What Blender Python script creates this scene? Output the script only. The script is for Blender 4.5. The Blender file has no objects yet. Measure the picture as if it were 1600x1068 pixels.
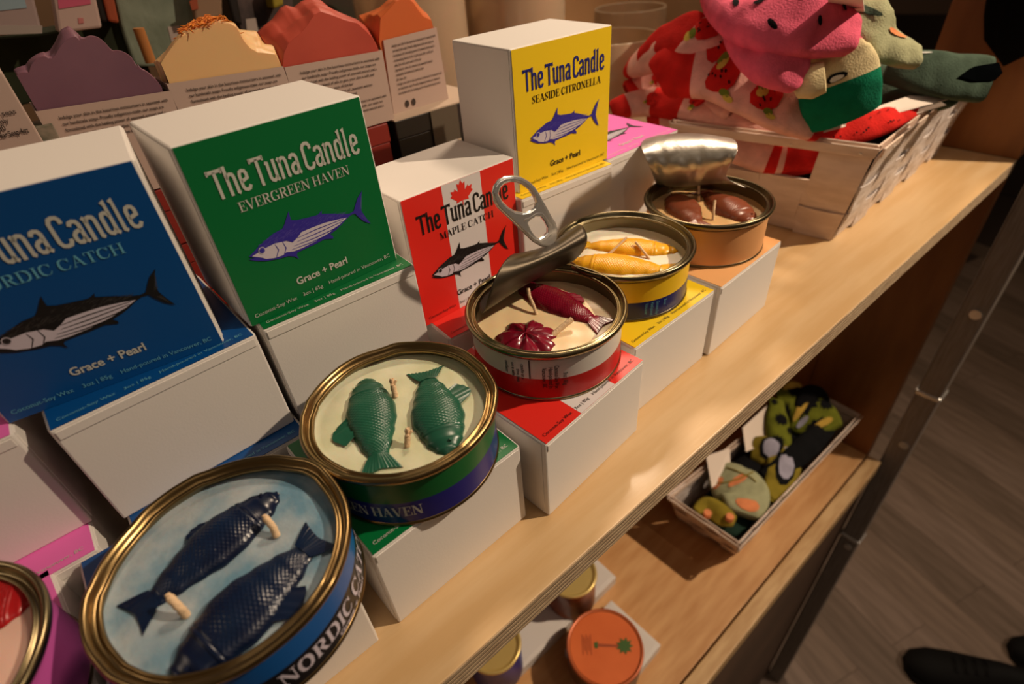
import bpy, bmesh, math, random
from math import sin, cos, pi, radians, sqrt, atan2, hypot
from mathutils import Vector, Matrix
random.seed(7)
SC = bpy.context.scene
COL = SC.collection
# ------------------------------------------------------------------ camera
RW = ((0.7560048, -0.6506124, -0.0718351), (-0.4460285, -0.4317161, -0.7840152), (0.4790776, 0.6247598, -0.6165711))
CF, CC = 858.367, Vector((0, -0.1131849, 0.2828803))
cd = bpy.data.cameras.new('camera'); cam = bpy.data.objects.new('camera', cd); COL.objects.link(cam)
m = Matrix(RW).transposed() @ Matrix.Diagonal((1, -1, -1))
cam.matrix_world = Matrix.Translation(CC) @ m.to_4x4()
cd.sensor_width = 36; cd.lens = CF / 1600 * 36; cd.clip_start = .01; cd.clip_end = 30
cd.dof.use_dof = True; cd.dof.focus_distance = .315; cd.dof.aperture_fstop = 7.0
SC.camera = cam
# ------------------------------------------------------------------ world, lamps, exposure
w = bpy.data.worlds.new('world'); SC.world = w; w.use_nodes = True
w.node_tree.nodes['Background'].inputs[0].default_value = (1, .74, .52, 1)
w.node_tree.nodes['Background'].inputs[1].default_value = .062

def lamp(kind, loc, target, power, color, size, cone=None, blend=.5):  # names the ceiling key lamp and the added fill lights alike
    l = bpy.data.lights.new('ceiling_or_fill_lamp', kind); o = bpy.data.objects.new('ceiling_or_fill_lamp', l); COL.objects.link(o)
    o.location = loc; l.energy = power; l.color = color
    if kind == 'AREA': l.shape = 'DISK'; l.size = size
    else: l.shadow_soft_size = size
    if cone: l.spot_size = radians(cone); l.spot_blend = blend
    o.rotation_euler = (Vector(target) - Vector(loc)).to_track_quat('-Z', 'Y').to_euler()
    return o
WARM = (1, .79, .57)
lamp('SPOT', (1.30, -.72, 1.30), (.46, .06, 0), 136, WARM, .018, 50, 1.0)
lamp('SPOT', (.65, -.95, 1.75), (.4, .1, 0), 6, (1, .76, .56), .03, 70, 1)  # weak second spot, used as fill beside the key
lamp('SPOT', (1.7, -1.5, 1.3), (1.25, -.75, -1.4), 60, (1, .80, .62), .05, 62, .8)  # spot added to brighten the floor
lamp('AREA', (-.3, -1.2, 1.7), (.2, .1, 0), 1.5, (1, .82, .68), .9)  # large soft fill added from the front, no fixture behind it
lamp('AREA', (1.5, 1.0, 1.9), (.3, .35, .1), 26, (1, .76, .54), .35)  # area fill from behind, raised to lighten tan board and soap tops
lamp('SPOT', (1.0, -.1, 1.7), (.85, .60, .15), 16, (1, .78, .56), .05, 50, 1)  # spot added only to brighten the tan board
lamp('AREA', (-1.3, .9, 1.3), (.2, .2, .1), 2.0, (1, .78, .58), .5)  # weak fill added from behind left for the left-hand faces
SC.view_settings.view_transform = 'Standard'; SC.view_settings.look = 'None'
SC.view_settings.exposure = 0; SC.view_settings.gamma = 1; SC.view_settings.use_curve_mapping = False

# ------------------------------------------------------------------ helpers
def ray(px, py):
    d = Vector(((px - 800) / CF, (py - 534) / CF, 1))
    return Matrix(RW).transposed() @ d
def at(axis, val, px, py):
    d = ray(px, py); return CC + d * ((val - CC[axis]) / d[axis])
def atz(px, py, z): return at(2, z, px, py)
def aty(px, py, y): return at(1, y, px, py)
def atx(px, py, x): return at(0, x, px, py)
def atplane(px, py, n, c, d):
    r = ray(px, py); n = Vector(n); return CC + r * ((d - n.dot(CC - Vector(c))) / n.dot(r))

def lin(c):
    return tuple((v / 255 / 12.92 if v <= 10 else ((v / 255 + .055) / 1.055) ** 2.4) for v in c) + (1,)
MATS = {}
def mat(name, c, rough=.5, metal=0, noise=None, nscale=40, stretch=(1, 1, 1), bump=0, bscale=200, spec=.5, sub=0, coat=0, trans=0, wave=None, voro=None):
    if name in MATS: return MATS[name]
    M = bpy.data.materials.new(name); M.use_nodes = True; nt = M.node_tree; N = nt.nodes; L = nt.links
    b = N['Principled BSDF']; b.inputs['Roughness'].default_value = rough; b.inputs['Metallic'].default_value = metal
    b.inputs['Specular IOR Level'].default_value = spec
    b.inputs['Base Color'].default_value = lin(c)
    if sub: b.inputs['Subsurface Weight'].default_value = sub; b.inputs['Subsurface Scale'].default_value = .006
    if coat: b.inputs['Coat Weight'].default_value = coat; b.inputs['Coat Roughness'].default_value = .1
    if trans: b.inputs['Transmission Weight'].default_value = trans
    tc = N.new('ShaderNodeTexCoord'); mp = N.new('ShaderNodeMapping'); mp.inputs['Scale'].default_value = stretch
    L.new(tc.outputs['Object'], mp.inputs[0])
    if noise:
        t = N.new('ShaderNodeTexNoise'); t.inputs['Scale'].default_value = nscale; t.inputs['Detail'].default_value = 5
        L.new(mp.outputs[0], t.inputs['Vector'])
        r = N.new('ShaderNodeValToRGB'); r.color_ramp.elements[0].position = .36; r.color_ramp.elements[1].position = .64
        r.color_ramp.elements[0].color = lin(c); r.color_ramp.elements[1].color = lin(noise)
        L.new(t.outputs[0], r.inputs[0]); L.new(r.outputs[0], b.inputs['Base Color'])
    if wave:
        t = N.new('ShaderNodeTexWave'); t.bands_direction = wave[0]; t.inputs['Scale'].default_value = wave[1]; t.inputs['Distortion'].default_value = wave[3] if len(wave) > 3 else 1.5
        t.inputs['Detail Scale'].default_value = 3
        L.new(mp.outputs[0], t.inputs['Vector'])
        r = N.new('ShaderNodeValToRGB'); r.color_ramp.elements[0].color = lin(c); r.color_ramp.elements[1].color = lin(wave[2])
        L.new(t.outputs[1] if False else t.outputs['Color'], r.inputs[0]); L.new(r.outputs[0], b.inputs['Base Color'])
    if bump:
        t = N.new('ShaderNodeTexNoise'); t.inputs['Scale'].default_value = bscale; t.inputs['Detail'].default_value = 4
        L.new(mp.outputs[0], t.inputs['Vector'])
        bp = N.new('ShaderNodeBump'); bp.inputs['Strength'].default_value = bump; bp.inputs['Distance'].default_value = .001
        L.new(t.outputs[0], bp.inputs['Height']); L.new(bp.outputs[0], b.inputs['Normal'])
    MATS[name] = M; return M

class G:
    """collects vertices and faces for one mesh object"""
    def __init__(s): s.v = []; s.f = []; s.mi = []; s.ms = []; s.smooth = False
    def mat(s, m):
        if m not in s.ms: s.ms.append(m)
        s.cur = s.ms.index(m); return s
    def add(s, vs, fs):
        o = len(s.v); s.v += [tuple(x) for x in vs]; s.f += [tuple(i + o for i in f) for f in fs]
        s.mi += [getattr(s, 'cur', 0)] * len(fs); return s
    def box(s, a, b):
        (x0, y0, z0), (x1, y1, z1) = a, b
        return s.add([(x0, y0, z0), (x1, y0, z0), (x1, y1, z0), (x0, y1, z0), (x0, y0, z1), (x1, y0, z1), (x1, y1, z1), (x0, y1, z1)],
              [(3, 2, 1, 0), (4, 5, 6, 7), (0, 1, 5, 4), (1, 2, 6, 5), (2, 3, 7, 6), (3, 0, 4, 7)])
    def hexa(s, lo, hi):
        vs = list(lo) + list(hi)
        return s.add(vs, [(3, 2, 1, 0), (4, 5, 6, 7), (0, 1, 5, 4), (1, 2, 6, 5), (2, 3, 7, 6), (3, 0, 4, 7)])
    def poly(s, pts): return s.add(pts, [tuple(range(len(pts)))])
    def prism(s, pts, off):
        n = len(pts); off = Vector(off); b = [Vector(p) + off for p in pts]
        return s.add(list(pts) + b, [tuple(range(n)), tuple(range(2 * n - 1, n - 1, -1))] + [(i, (i + 1) % n, n + (i + 1) % n, n + i)[::-1] for i in range(n)])
    def grid(s, rows, close_u=False):
        nu = len(rows[0]); nv = len(rows); fs = []
        for j in range(nv - 1):
            for i in range(nu if close_u else nu - 1):
                fs.append((j * nu + i, j * nu + (i + 1) % nu, (j + 1) * nu + (i + 1) % nu, (j + 1) * nu + i))
        return s.add([p for r in rows for p in r], fs)
    def lathe(s, prof, n=96, rf=None):
        rows = []
        for k, (r, z) in enumerate(prof):
            row = []
            for i in range(n):
                a = 2 * pi * i / n; rr, zz = rf(a, r, z, k) if rf else (r, z)
                row.append((rr * cos(a), rr * sin(a), zz))
            rows.append(row)
        return s.grid(rows, True)
    def disc(s, r, z, n=64): return s.poly([(r * cos(2 * pi * i / n), r * sin(2 * pi * i / n), z) for i in range(n)])
    def tube(s, pts, rad, n=10, caps=True):
        pts = [Vector(p) for p in pts]; rows = []; rad = rad if isinstance(rad, (list, tuple)) else [rad] * len(pts)
        up = Vector((0.13, .21, 1)).normalized()
        for i, p in enumerate(pts):
            t = (pts[min(i + 1, len(pts) - 1)] - pts[max(i - 1, 0)]).normalized()
            a = t.cross(up)
            if a.length < .05: a = t.cross(Vector((1, 0, 0)))
            a.normalize(); b = t.cross(a)
            rows.append([p + (a * cos(2 * pi * k / n) + b * sin(2 * pi * k / n)) * rad[i] for k in range(n)])
        s.grid(rows, True)
        if caps: s.poly(rows[0]); s.poly(rows[-1][::-1])
        return s
    def obj(s, name, parent=None, m=None, smooth=False, bevel=0, subsurf=0, solid=0, recalc=False, auto=None):
        me = bpy.data.meshes.new(name); me.from_pydata(s.v, [], s.f)
        for mm in (s.ms or ([m] if m else [])): me.materials.append(mm)
        if s.ms: me.polygons.foreach_set('material_index', s.mi)
        if recalc:
            bm = bmesh.new(); bm.from_mesh(me); bmesh.ops.recalc_face_normals(bm, faces=bm.faces); bm.to_mesh(me); bm.free()
        if smooth: me.polygons.foreach_set('use_smooth', [True] * len(me.polygons))
        me.update()
        o = bpy.data.objects.new(name, me); COL.objects.link(o); o.parent = parent
        if bevel:
            b = o.modifiers.new('b', 'BEVEL'); b.width = bevel; b.segments = 2; b.limit_method = 'ANGLE'
        if solid:
            b = o.modifiers.new('s', 'SOLIDIFY'); b.thickness = solid; b.offset = 0
        if subsurf:
            b = o.modifiers.new('u', 'SUBSURF'); b.levels = subsurf; b.render_levels = subsurf
        return o

def tag(o, label, cat, group=None, kind=None):
    if kind: o['kind'] = kind
    if label: o['label'] = label
    if cat: o['category'] = cat
    if group: o['group'] = group
    return o
def thing(name, label, cat, loc=(0, 0, 0), rz=0, group=None, kind=None):
    o = bpy.data.objects.new(name, None); COL.objects.link(o); o.location = loc; o.rotation_euler = (0, 0, rz); o.empty_display_size = .02
    return tag(o, label, cat, group, kind)

TXC = {}
def text_geo(body, offset=0.0):
    """outline text of height 1 with the built-in font, returned as vertices, faces and extents"""
    k = (body, offset)
    if k in TXC: return TXC[k]
    c = bpy.data.curves.new('t', 'FONT'); c.body = body; c.size = 1; c.offset = offset; c.resolution_u = 3
    o = bpy.data.objects.new('t', c); COL.objects.link(o)
    dg = bpy.context.evaluated_depsgraph_get(); dg.update()
    me = o.evaluated_get(dg).to_mesh()
    vs = [tuple(v.co) for v in me.vertices]; fs = [tuple(p.vertices) for p in me.polygons]
    o.evaluated_get(dg).to_mesh_clear(); bpy.data.objects.remove(o); bpy.data.curves.remove(c)
    x0 = min(v[0] for v in vs); x1 = max(v[0] for v in vs)
    TXC[k] = (vs, fs, x0, x1); return TXC[k]
def text_on(g, body, F, u0, u1, v0, h, offset=0, o=.0002, shear=0):
    """sets a line of text from u0 to u1 with baseline v0 and cap height h through the mapping F(u, v, out)"""
    vs, fs, x0, x1 = text_geo(body, offset)
    sx = (u1 - u0) / (x1 - x0); sy = h / .73
    g.add([F(u0 + (x - x0 + shear * y) * sx, v0 + y * sy, o) for x, y, z in vs], fs)

def stroke(g, pts, w, F, o, caps=True):
    """flat stroke of width w (one value or one per point) in face coordinates"""
    n = len(pts); ws = w if isinstance(w, (list, tuple)) else [w] * n
    L = []; R = []
    for i in range(n):
        ax, ay = pts[max(i - 1, 0)]; bx, by = pts[min(i + 1, n - 1)]
        if 0 < i < n - 1:
            cx, cy = pts[i]
            d1 = hypot(cx - ax, cy - ay) or 1; d2 = hypot(bx - cx, by - cy) or 1
            tx = (cx - ax) / d1 + (bx - cx) / d2; ty = (cy - ay) / d1 + (by - cy) / d2
            dd = hypot(tx, ty) or 1; tx /= dd; ty /= dd
            k = min(1.6, 1 / max(.3, (tx * (cx - ax) + ty * (cy - ay)) / d1))
        else:
            dd = hypot(bx - ax, by - ay) or 1; tx, ty = (bx - ax) / dd, (by - ay) / dd; k = 1
        hw = ws[i] / 2 * k; px, py = pts[i]
        L.append((px - ty * hw, py + tx * hw)); R.append((px + ty * hw, py - tx * hw))
    g.grid([[F(a, b, o) for a, b in R], [F(a, b, o) for a, b in L]])

# narrow display letters of the box title: strokes in units, cap height 1.4
TG = {
 'T': (.78, [[(0, 1.3), (.74, 1.3)], [(.37, 0), (.37, 1.3)]], [[(.02, 1.16), (.02, 1.4)], [(.72, 1.16), (.72, 1.4)]]),
 'h': (.66, [[(.11, 0), (.11, 1.42)], [(.11, .78), (.18, .96), (.3, 1.0), (.42, .96), (.47, .82), (.47, .1), (.56, .04)]], []),
 'e': (.64, [[(.11, .5), (.46, .62), (.46, .84), (.4, .96), (.29, 1.0), (.17, .96), (.11, .82), (.11, .26), (.17, .13), (.29, .08), (.42, .1), (.52, .26)]], []),
 'u': (.66, [[(-.02, 1.0), (.1, .96), (.1, .26), (.16, .13), (.27, .08), (.38, .13), (.45, .28)], [(.45, 1.08), (.45, .12), (.56, .04)]], []),
 'n': (.66, [[(.11, 0), (.11, .95), (.02, 1.04)], [(.11, .78), (.18, .96), (.3, 1.0), (.42, .96), (.47, .82), (.47, .1), (.56, .04)]], []),
 'a': (.64, [[(.08, .82), (.14, .96), (.27, 1.0), (.39, .96), (.45, .82), (.45, .12), (.56, .04)], [(.45, .62), (.2, .54), (.1, .42), (.1, .22), (.17, .1), (.28, .08), (.38, .14), (.45, .28)]], []),
 'C': (.70, [[(.56, 1.02), (.56, 1.18), (.48, 1.3), (.34, 1.33), (.2, 1.28), (.12, 1.12), (.12, .28), (.2, .12), (.34, .07), (.5, .1), (.58, .24), (.58, .34)]], []),
 'd': (.66, [[(.44, .82), (.38, .96), (.27, 1.0), (.16, .96), (.11, .82), (.11, .26), (.16, .13), (.26, .08), (.37, .14), (.44, .28)], [(.35, 1.36), (.45, 1.42), (.45, .12), (.56, .04)]], []),
 'l': (.36, [[(.02, 1.36), (.12, 1.42), (.12, .12), (.23, .04)]], []),
 ' ': (.16, [], [])}
def title(g, F, u0, u1, v0, h, o=.0002, w=.165):
    s = 'The Tuna Candle'; tot = sum(TG[c][0] for c in s) - .1; sx = (u1 - u0) / tot; sy = h / 1.4; x = 0
    for c in s:
        adv, st, sl = TG[c]
        for p in st: stroke(g, [((x + a), b) for a, b in p], w, lambda a, b, q: F(u0 + a * sx, v0 + b * sy, q), o)
        for p in sl: stroke(g, [((x + a), b) for a, b in p], .1, lambda a, b, q: F(u0 + a * sx, v0 + b * sy, q), o)
        x += adv
# fine-and-fat serif capitals: (advance, thick strokes, thin strokes)
K, k_ = .13, .045
SG = {
 'A': (.74, [[(.33, 1), (.6, .03)]], [[(.33, 1), (.1, .03)], [(.18, .36), (.47, .36)], [(0, .02), (.2, .02)], [(.5, .02), (.72, .02)]]),
 'C': (.74, [[(.3, .97), (.14, .84), (.08, .5), (.14, .16), (.3, .03)]], [[(.3, .98), (.5, .95), (.62, .68)], [(.3, .02), (.52, .06), (.64, .3)], [(.62, .66), (.62, .98)]]),
 'D': (.8, [[(.16, 0), (.16, 1)], [(.42, .97), (.6, .84), (.67, .5), (.6, .16), (.42, .03)]], [[(.02, .98), (.42, .98)], [(.02, .02), (.42, .02)]]),
 'E': (.66, [[(.16, 0), (.16, 1)]], [[(.02, .98), (.56, .98), (.56, .74)], [(.02, .02), (.58, .02), (.6, .3)], [(.16, .52), (.42, .52)], [(.42, .38), (.42, .66)]]),
 'G': (.8, [[(.3, .97), (.14, .84), (.08, .5), (.14, .16), (.3, .03)], [(.62, .04), (.62, .42)]], [[(.3, .98), (.5, .95), (.62, .68)], [(.3, .02), (.5, .04), (.62, .18)], [(.46, .42), (.76, .42)], [(.62, .66), (.62, .98)]]),
 'H': (.82, [[(.16, 0), (.16, 1)], [(.64, 0), (.64, 1)]], [[(.16, .52), (.64, .52)], [(.02, .98), (.3, .98)], [(.02, .02), (.3, .02)], [(.5, .98), (.78, .98)], [(.5, .02), (.78, .02)]]),
 'I': (.34, [[(.16, 0), (.16, 1)]], [[(.02, .98), (.3, .98)], [(.02, .02), (.3, .02)]]),
 'L': (.62, [[(.16, 0), (.16, 1)]], [[(.02, .98), (.3, .98)], [(.02, .02), (.54, .02), (.56, .32)]]),
 'M': (.94, [[(.16, 1), (.44, .04)], [(.76, 0), (.76, 1)]], [[(.12, 0), (.12, 1)], [(.44, .04), (.74, 1)], [(.0, .02), (.24, .02)], [(.62, .02), (.9, .02)], [(0, .98), (.2, .98)], [(.7, .98), (.9, .98)]]),
 'N': (.8, [[(.14, 1), (.62, .02)]], [[(.12, 0), (.12, 1)], [(.64, 0), (.64, 1)], [(0, .02), (.24, .02)], [(0, .98), (.18, .98)], [(.52, .98), (.76, .98)]]),
 'O': (.78, [[(.3, .98), (.14, .84), (.08, .5), (.14, .16), (.3, .02)], [(.42, .98), (.58, .84), (.64, .5), (.58, .16), (.42, .02)]], [[(.28, .98), (.44, .98)], [(.28, .02), (.44, .02)]]),
 'P': (.66, [[(.16, 0), (.16, 1)], [(.4, .97), (.54, .88), (.54, .6), (.4, .5)]], [[(.02, .98), (.42, .98)], [(.16, .49), (.42, .49)], [(.02, .02), (.3, .02)]]),
 'R': (.74, [[(.16, 0), (.16, 1)], [(.4, .97), (.54, .88), (.54, .62), (.4, .53)], [(.36, .5), (.56, .04)]], [[(.02, .98), (.42, .98)], [(.16, .52), (.42, .52)], [(.02, .02), (.3, .02)], [(.54, .02), (.72, .02)]]),
 'S': (.6, [[(.16, .84), (.14, .68), (.42, .36), (.42, .16)]], [[(.16, .82), (.26, .97), (.42, .94), (.48, .74)], [(.42, .18), (.3, .02), (.14, .06), (.07, .3)], [(.48, .7), (.48, .98)], [(.07, .02), (.07, .32)]]),
 'T': (.7, [[(.34, 0), (.34, 1)]], [[(.06, .74), (.06, .98), (.62, .98), (.62, .74)], [(.2, .02), (.48, .02)]]),
 'V': (.74, [[(.1, .97), (.36, 0)]], [[(.36, 0), (.6, .97)], [(0, .98), (.22, .98)], [(.5, .98), (.72, .98)]]),
 ' ': (.26, [], [])}
def serif(g, s, F, u0, u1, v0, h, o=.0002, kt=K, kn=k_):
    tot = sum(SG[c][0] for c in s); sx = (u1 - u0) / tot; x = 0
    for c in s:
        adv, A, B = SG[c]
        for st, ww in ((A, kt), (B, kn)):
            for p in st: stroke(g, [(x + a, b) for a, b in p], ww, lambda a, b, q: F(u0 + a * sx, v0 + b * h, q), o)
        x += adv

# ------------------------------------------------------------------ tuna illustration (traced into the unit face)
OUT = [(0.142, 0.393), (0.169, 0.406), (0.206, 0.425), (0.248, 0.442), (0.301, 0.461), (0.356, 0.468), (0.374, 0.485), (0.395, 0.513), (0.42, 0.546), (0.417, 0.521), (0.417, 0.495), (0.446, 0.484), (0.503, 0.476), (0.556, 0.47), (0.573, 0.471), (0.6, 0.485), (0.593, 0.467), (0.609, 0.461), (0.661, 0.443), (0.713, 0.42), (0.757, 0.408), (0.786, 0.413), (0.809, 0.449), (0.832, 0.48), (0.871, 0.51), (0.852, 0.473), (0.836, 0.428), (0.834, 0.395), (0.851, 0.349), (0.873, 0.3), (0.833, 0.33), (0.802, 0.373), (0.79, 0.396), (0.76, 0.397), (0.733, 0.387), (0.697, 0.367), (0.655, 0.349), (0.604, 0.335), (0.619, 0.319), (0.618, 0.304), (0.565, 0.321), (0.505, 0.315), (0.448, 0.313), (0.391, 0.309), (0.382, 0.296), (0.388, 0.268), (0.369, 0.293), (0.336, 0.31), (0.285, 0.316), (0.213, 0.333), (0.169, 0.353), (0.139, 0.372), (0.134, 0.379), (0.166, 0.371), (0.139, 0.391)]
BEL = [(0.154, 0.387), (0.185, 0.392), (0.233, 0.402), (0.29, 0.407), (0.346, 0.397), (0.389, 0.405), (0.436, 0.411), (0.509, 0.413), (0.594, 0.412), (0.676, 0.402), (0.732, 0.392), (0.672, 0.367), (0.602, 0.347), (0.509, 0.330), (0.423, 0.323), (0.374, 0.324), (0.331, 0.336), (0.31, 0.327), (0.265, 0.330), (0.218, 0.344), (0.199, 0.360)]
STR = [[(0.417, 0.389), (0.529, 0.395), (0.71, 0.393)], [(0.409, 0.370), (0.521, 0.372), (0.698, 0.381)], [(0.383, 0.353), (0.515, 0.351), (0.633, 0.358), (0.699, 0.373)], [(0.367, 0.338), (0.481, 0.334), (0.568, 0.339), (0.662, 0.358)], [(0.288, 0.403), (0.297, 0.367), (0.273, 0.331)], [(0.331, 0.403), (0.339, 0.36), (0.319, 0.331)]]
PEC = [(0.35, 0.401), (0.404, 0.412), (0.454, 0.416), (0.419, 0.392), (0.384, 0.376)]
LEAF = [(0.497, 0.985), (0.513, 0.957), (0.532, 0.967), (0.527, 0.908), (0.556, 0.938), (0.560, 0.922), (0.592, 0.928), (0.582, 0.9), (0.597, 0.889), (0.548, 0.851), (0.552, 0.833), (0.501, 0.84), (0.501, 0.806), (0.493, 0.806), (0.493, 0.84), (0.442, 0.833), (0.446, 0.851), (0.397, 0.889), (0.412, 0.9), (0.402, 0.928), (0.434, 0.922), (0.438, 0.938), (0.467, 0.908), (0.462, 0.967), (0.481, 0.957)]
def tuna(F0, parent, dark, mid, light):
    F = lambda u, v, o: F0(u, v, o + .0003)
    g = G(); g.mat(dark).poly([F(u, v, .00025) for u, v in OUT])
    g.mat(light).poly([F(u, v, .00035) for u, v in BEL])
    for p in STR: stroke(g.mat(dark), p, [.002, .005, .003] if len(p) == 3 else [.002, .005, .005, .002], F, .00045)
    g.mat(dark).poly([F(u, v, .0005) for u, v in PEC])
    for r, mm, o in ((.019, light, .00055), (.015, dark, .0006), (.0105, mid, .00065), (.007, dark, .0007)):
        g.mat(mm).poly([F(.213 + r * cos(a * pi / 8), .398 + r * sin(a * pi / 8), o) for a in range(16)])
    # engraved hatching along the back
    rnd = random.Random(3)
    for i in range(260):
        u = rnd.uniform(.2, .72); top = .44 + .03 * sin((u - .2) / .52 * pi * .9) - max(0, u - .45) * .1
        v = rnd.uniform(.408, top)
        if rnd.random() < (v - .405) / .06 * .9: continue
        a = .012 + .01 * rnd.random(); g.mat(mid); stroke(g, [(u, v), (u + a, v + a * .35)], [.0025, .0008], F, .0003)
    for t in range(5):
        g.mat(mid); stroke(g, [(.822 + .004 * t, .41), (.838 + .005 * t, .44 + .012 * t)], .0016, F, .0003)
        stroke(g, [(.818 + .004 * t, .375), (.838 + .004 * t, .35 - .007 * t)], .0016, F, .0003)
    g.obj('tuna_illustration', parent)

# ------------------------------------------------------------------ materials
WHITE = mat('white_card', (226, 220, 214), .55, bump=.05, bscale=900)
FLAP = mat('white_card_edge', (205, 196, 186), .7)
P_ = dict(blue=mat('print_blue', (0, 72, 138), .38), green=mat('print_green', (0, 106, 52), .38), red=mat('print_red', (228, 44, 34), .38),
          yellow=mat('print_yellow', (246, 208, 32), .4), pink=mat('print_pink', (236, 110, 190), .4), peach=mat('print_peach', (238, 178, 118), .45))
INKW = mat('ink_light', (196, 196, 186), .5); INKB = mat('ink_black', (14, 12, 12), .5); INKN = mat('ink_navy', (28, 34, 120), .5)
INKV = mat('ink_violet', (52, 40, 150), .5); INKM = mat('ink_mid_violet', (84, 74, 166), .5); INKG = mat('ink_grey', (62, 58, 56), .5)
INKC = mat('ink_pale_blue', (98, 170, 196), .5); INKL = mat('ink_pale_belly', (206, 196, 208), .5)
W, H, T = .09, .09151, .06285

STY = {  # title ink, scent ink, scent name, fish inks, maker ink, small print ink, extents of the scent line
 'blue': (INKW, INKC, 'NORDIC CATCH', (INKB, INKG, INKL), INKW, INKC, (.22, .80)),
 'green': (INKW, INKW, 'EVERGREEN HAVEN', (INKV, INKM, INKL), INKW, INKW, (.185, .825)),
 'red': (INKB, INKB, 'MAPLE CATCH', (INKB, INKG, INKL), INKB, INKB, (.26, .76)),
 'yellow': (INKN, INKB, 'SEASIDE CITRONELLA', (INKV, INKM, INKL), INKB, INKB, (.17, .885)),
 'pink': (INKW, INKW, None, (INKB, INKG, INKL), INKW, INKW, (.2, .8)),
 'peach': (INKB, INKB, None, None, None, None, None)}
def carton(kind, style, x, y, th, level, label, full=True, fish=True, maker=True, dz=0):
    root = thing('candle_box', label, 'box', (x, y, level * T + dz), th, 'candle boxes')
    up = kind == 'up'
    if up: F = lambda u, v, o: (u * W, -o, v * H); a, b = (0, 0, 0), (W, T, H)
    else: F = lambda u, v, o: (u * W, v * H, T + o); a, b = (0, 0, 0), (W, H, T)
    e = .00015
    g = G().box((a[0] + e, a[1] + e, a[2] + e), (b[0] - e, b[1] - e, b[2] - e))
    g.obj('carton', root, WHITE, bevel=.0009)
    # tuck flap closing the side wall, its edge proud of the wall
    g = G()
    if up:
        g.box((-.0003, .0015, .003), (.0003, T - .0015, H - .0012)); g2 = G().box((W - .0003, .0015, .003), (W + .0003, T - .0015, H - .0012))
    else:
        g.box((-.0003, .003, .0012), (.0003, H - .003, T - .0014)); g2 = G().box((W - .0003, .003, .0012), (W + .0003, H - .003, T - .0014))
    g.obj('tuck_flap', root, WHITE, bevel=.0002); g2.obj('tuck_flap', root, WHITE, bevel=.0002)
    if not up:
        G().box((.0016, -.00035, T - .0062), (W - .0016, .0002, T - .0018)).obj('lid_edge', root, WHITE, bevel=.00015)
    mg = .012
    q = [(mg, .004), (1 - mg, .004), (1 - mg, 1 - .008), (mg, 1 - .008)]
    g = G().prism([F(u, v, .0002) for u, v in q], Vector(F(0, 0, -.0001)) - Vector(F(0, 0, .0002)))
    pf = g.obj('printed_face', root, P_[style], recalc=True)
    if style == 'red':
        G().prism([F(u, v, .00025) for u, v in ((.335, .004), (.675, .004), (.675, .992), (.335, .992))], Vector(F(0, 0, 0)) - Vector(F(0, 0, .0002))).obj('white_band', pf, INKL if False else mat('print_white', (222, 216, 216), .42), recalc=True)
        if full: G().poly([F(u, v, .0004) for u, v in LEAF]).obj('maple_leaf', pf, P_['red'])
    ti, si, name, fi, mk, sm, ex = STY[style]
    if full and ti and name:
        g = G(); title(g, F, .10, .915, .712, .145, .0005); g.obj('title_lettering', pf, ti)
        g = G(); serif(g, name, F, ex[0], ex[1], .622, .052, .0005); g.obj('scent_lettering', pf, si)
    if fish and fi: tuna(F, pf, *fi)
    if maker and mk:
        g = G(); text_on(g, 'Grace + Pearl', F, .33, .66, .124, .046, .022, .0005, -.0); g.obj('maker_lettering', pf, mk)
    if sm:
        g = G()
        text_on(g, 'Coconut-Soy Wax', F, .045, .30, .044, .0235, 0, .0005); text_on(g, '3oz | 85g', F, .34, .467, .044, .0235, 0, .0005)
        text_on(g, 'Hand-poured in Vancouver, BC', F, .51, .945, .044, .0235, 0, .0005); g.obj('small_print', pf, sm)
    return root

# ------------------------------------------------------------------ shelving unit
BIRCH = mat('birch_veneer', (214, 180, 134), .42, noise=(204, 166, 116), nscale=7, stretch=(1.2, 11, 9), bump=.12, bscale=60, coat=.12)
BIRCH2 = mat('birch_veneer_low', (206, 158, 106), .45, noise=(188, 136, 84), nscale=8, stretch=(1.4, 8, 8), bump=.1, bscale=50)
PLYA = mat('ply_light', (196, 172, 140), .7, noise=(160, 134, 104), nscale=60, stretch=(1, 8, 8)); PLYB = mat('ply_dark', (138, 114, 88), .8, noise=(100, 80, 60), nscale=70, stretch=(1, 8, 8))
PANEL = mat('walnut_panel', (152, 96, 46), .5, noise=(132, 80, 36), nscale=6, stretch=(6, 6, 1.2), bump=.08, bscale=40)
LIP = mat('lip_veneer', (206, 170, 122), .45, noise=(184, 144, 96), nscale=12, stretch=(1.5, 8, 8), bump=.1, bscale=60)
FZ = -1.52
unit = thing('shelving_unit', 'birch plywood shelving unit with two boards and brown end panel', 'shelf', (0, 0, FZ))
def up_(g, name, m_, **k):
    g.v = [(x, y, z - FZ) for x, y, z in g.v]; return g.obj(name, unit, m_, **k)
X0, X1 = -.75, .885
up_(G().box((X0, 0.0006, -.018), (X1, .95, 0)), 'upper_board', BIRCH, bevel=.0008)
zs = -.0002
for i in range(9):
    t = .0022 if i in (0, 8) else .00192
    g = G().box((X0, 0 if i % 2 == 0 else .0003, zs - t), (X1, .0006, zs)); zs -= t
    up_(g, 'ply_layer', PLYA if i % 2 == 0 else PLYB)
LZ = -.55
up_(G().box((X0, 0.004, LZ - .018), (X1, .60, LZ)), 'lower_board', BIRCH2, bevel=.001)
up_(G().box((X0, -.021, LZ - .03), (X1 - .001, .001, LZ + .003)), 'front_lip', LIP, bevel=.002)
up_(G().box((X1 + .0003, .004, FZ + .002), (X1 + .025, .135, -.0183)).box((X1 + .0003, 0, .0003), (X1 + .025, .128, .75)), 'end_panel', PANEL)
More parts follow.
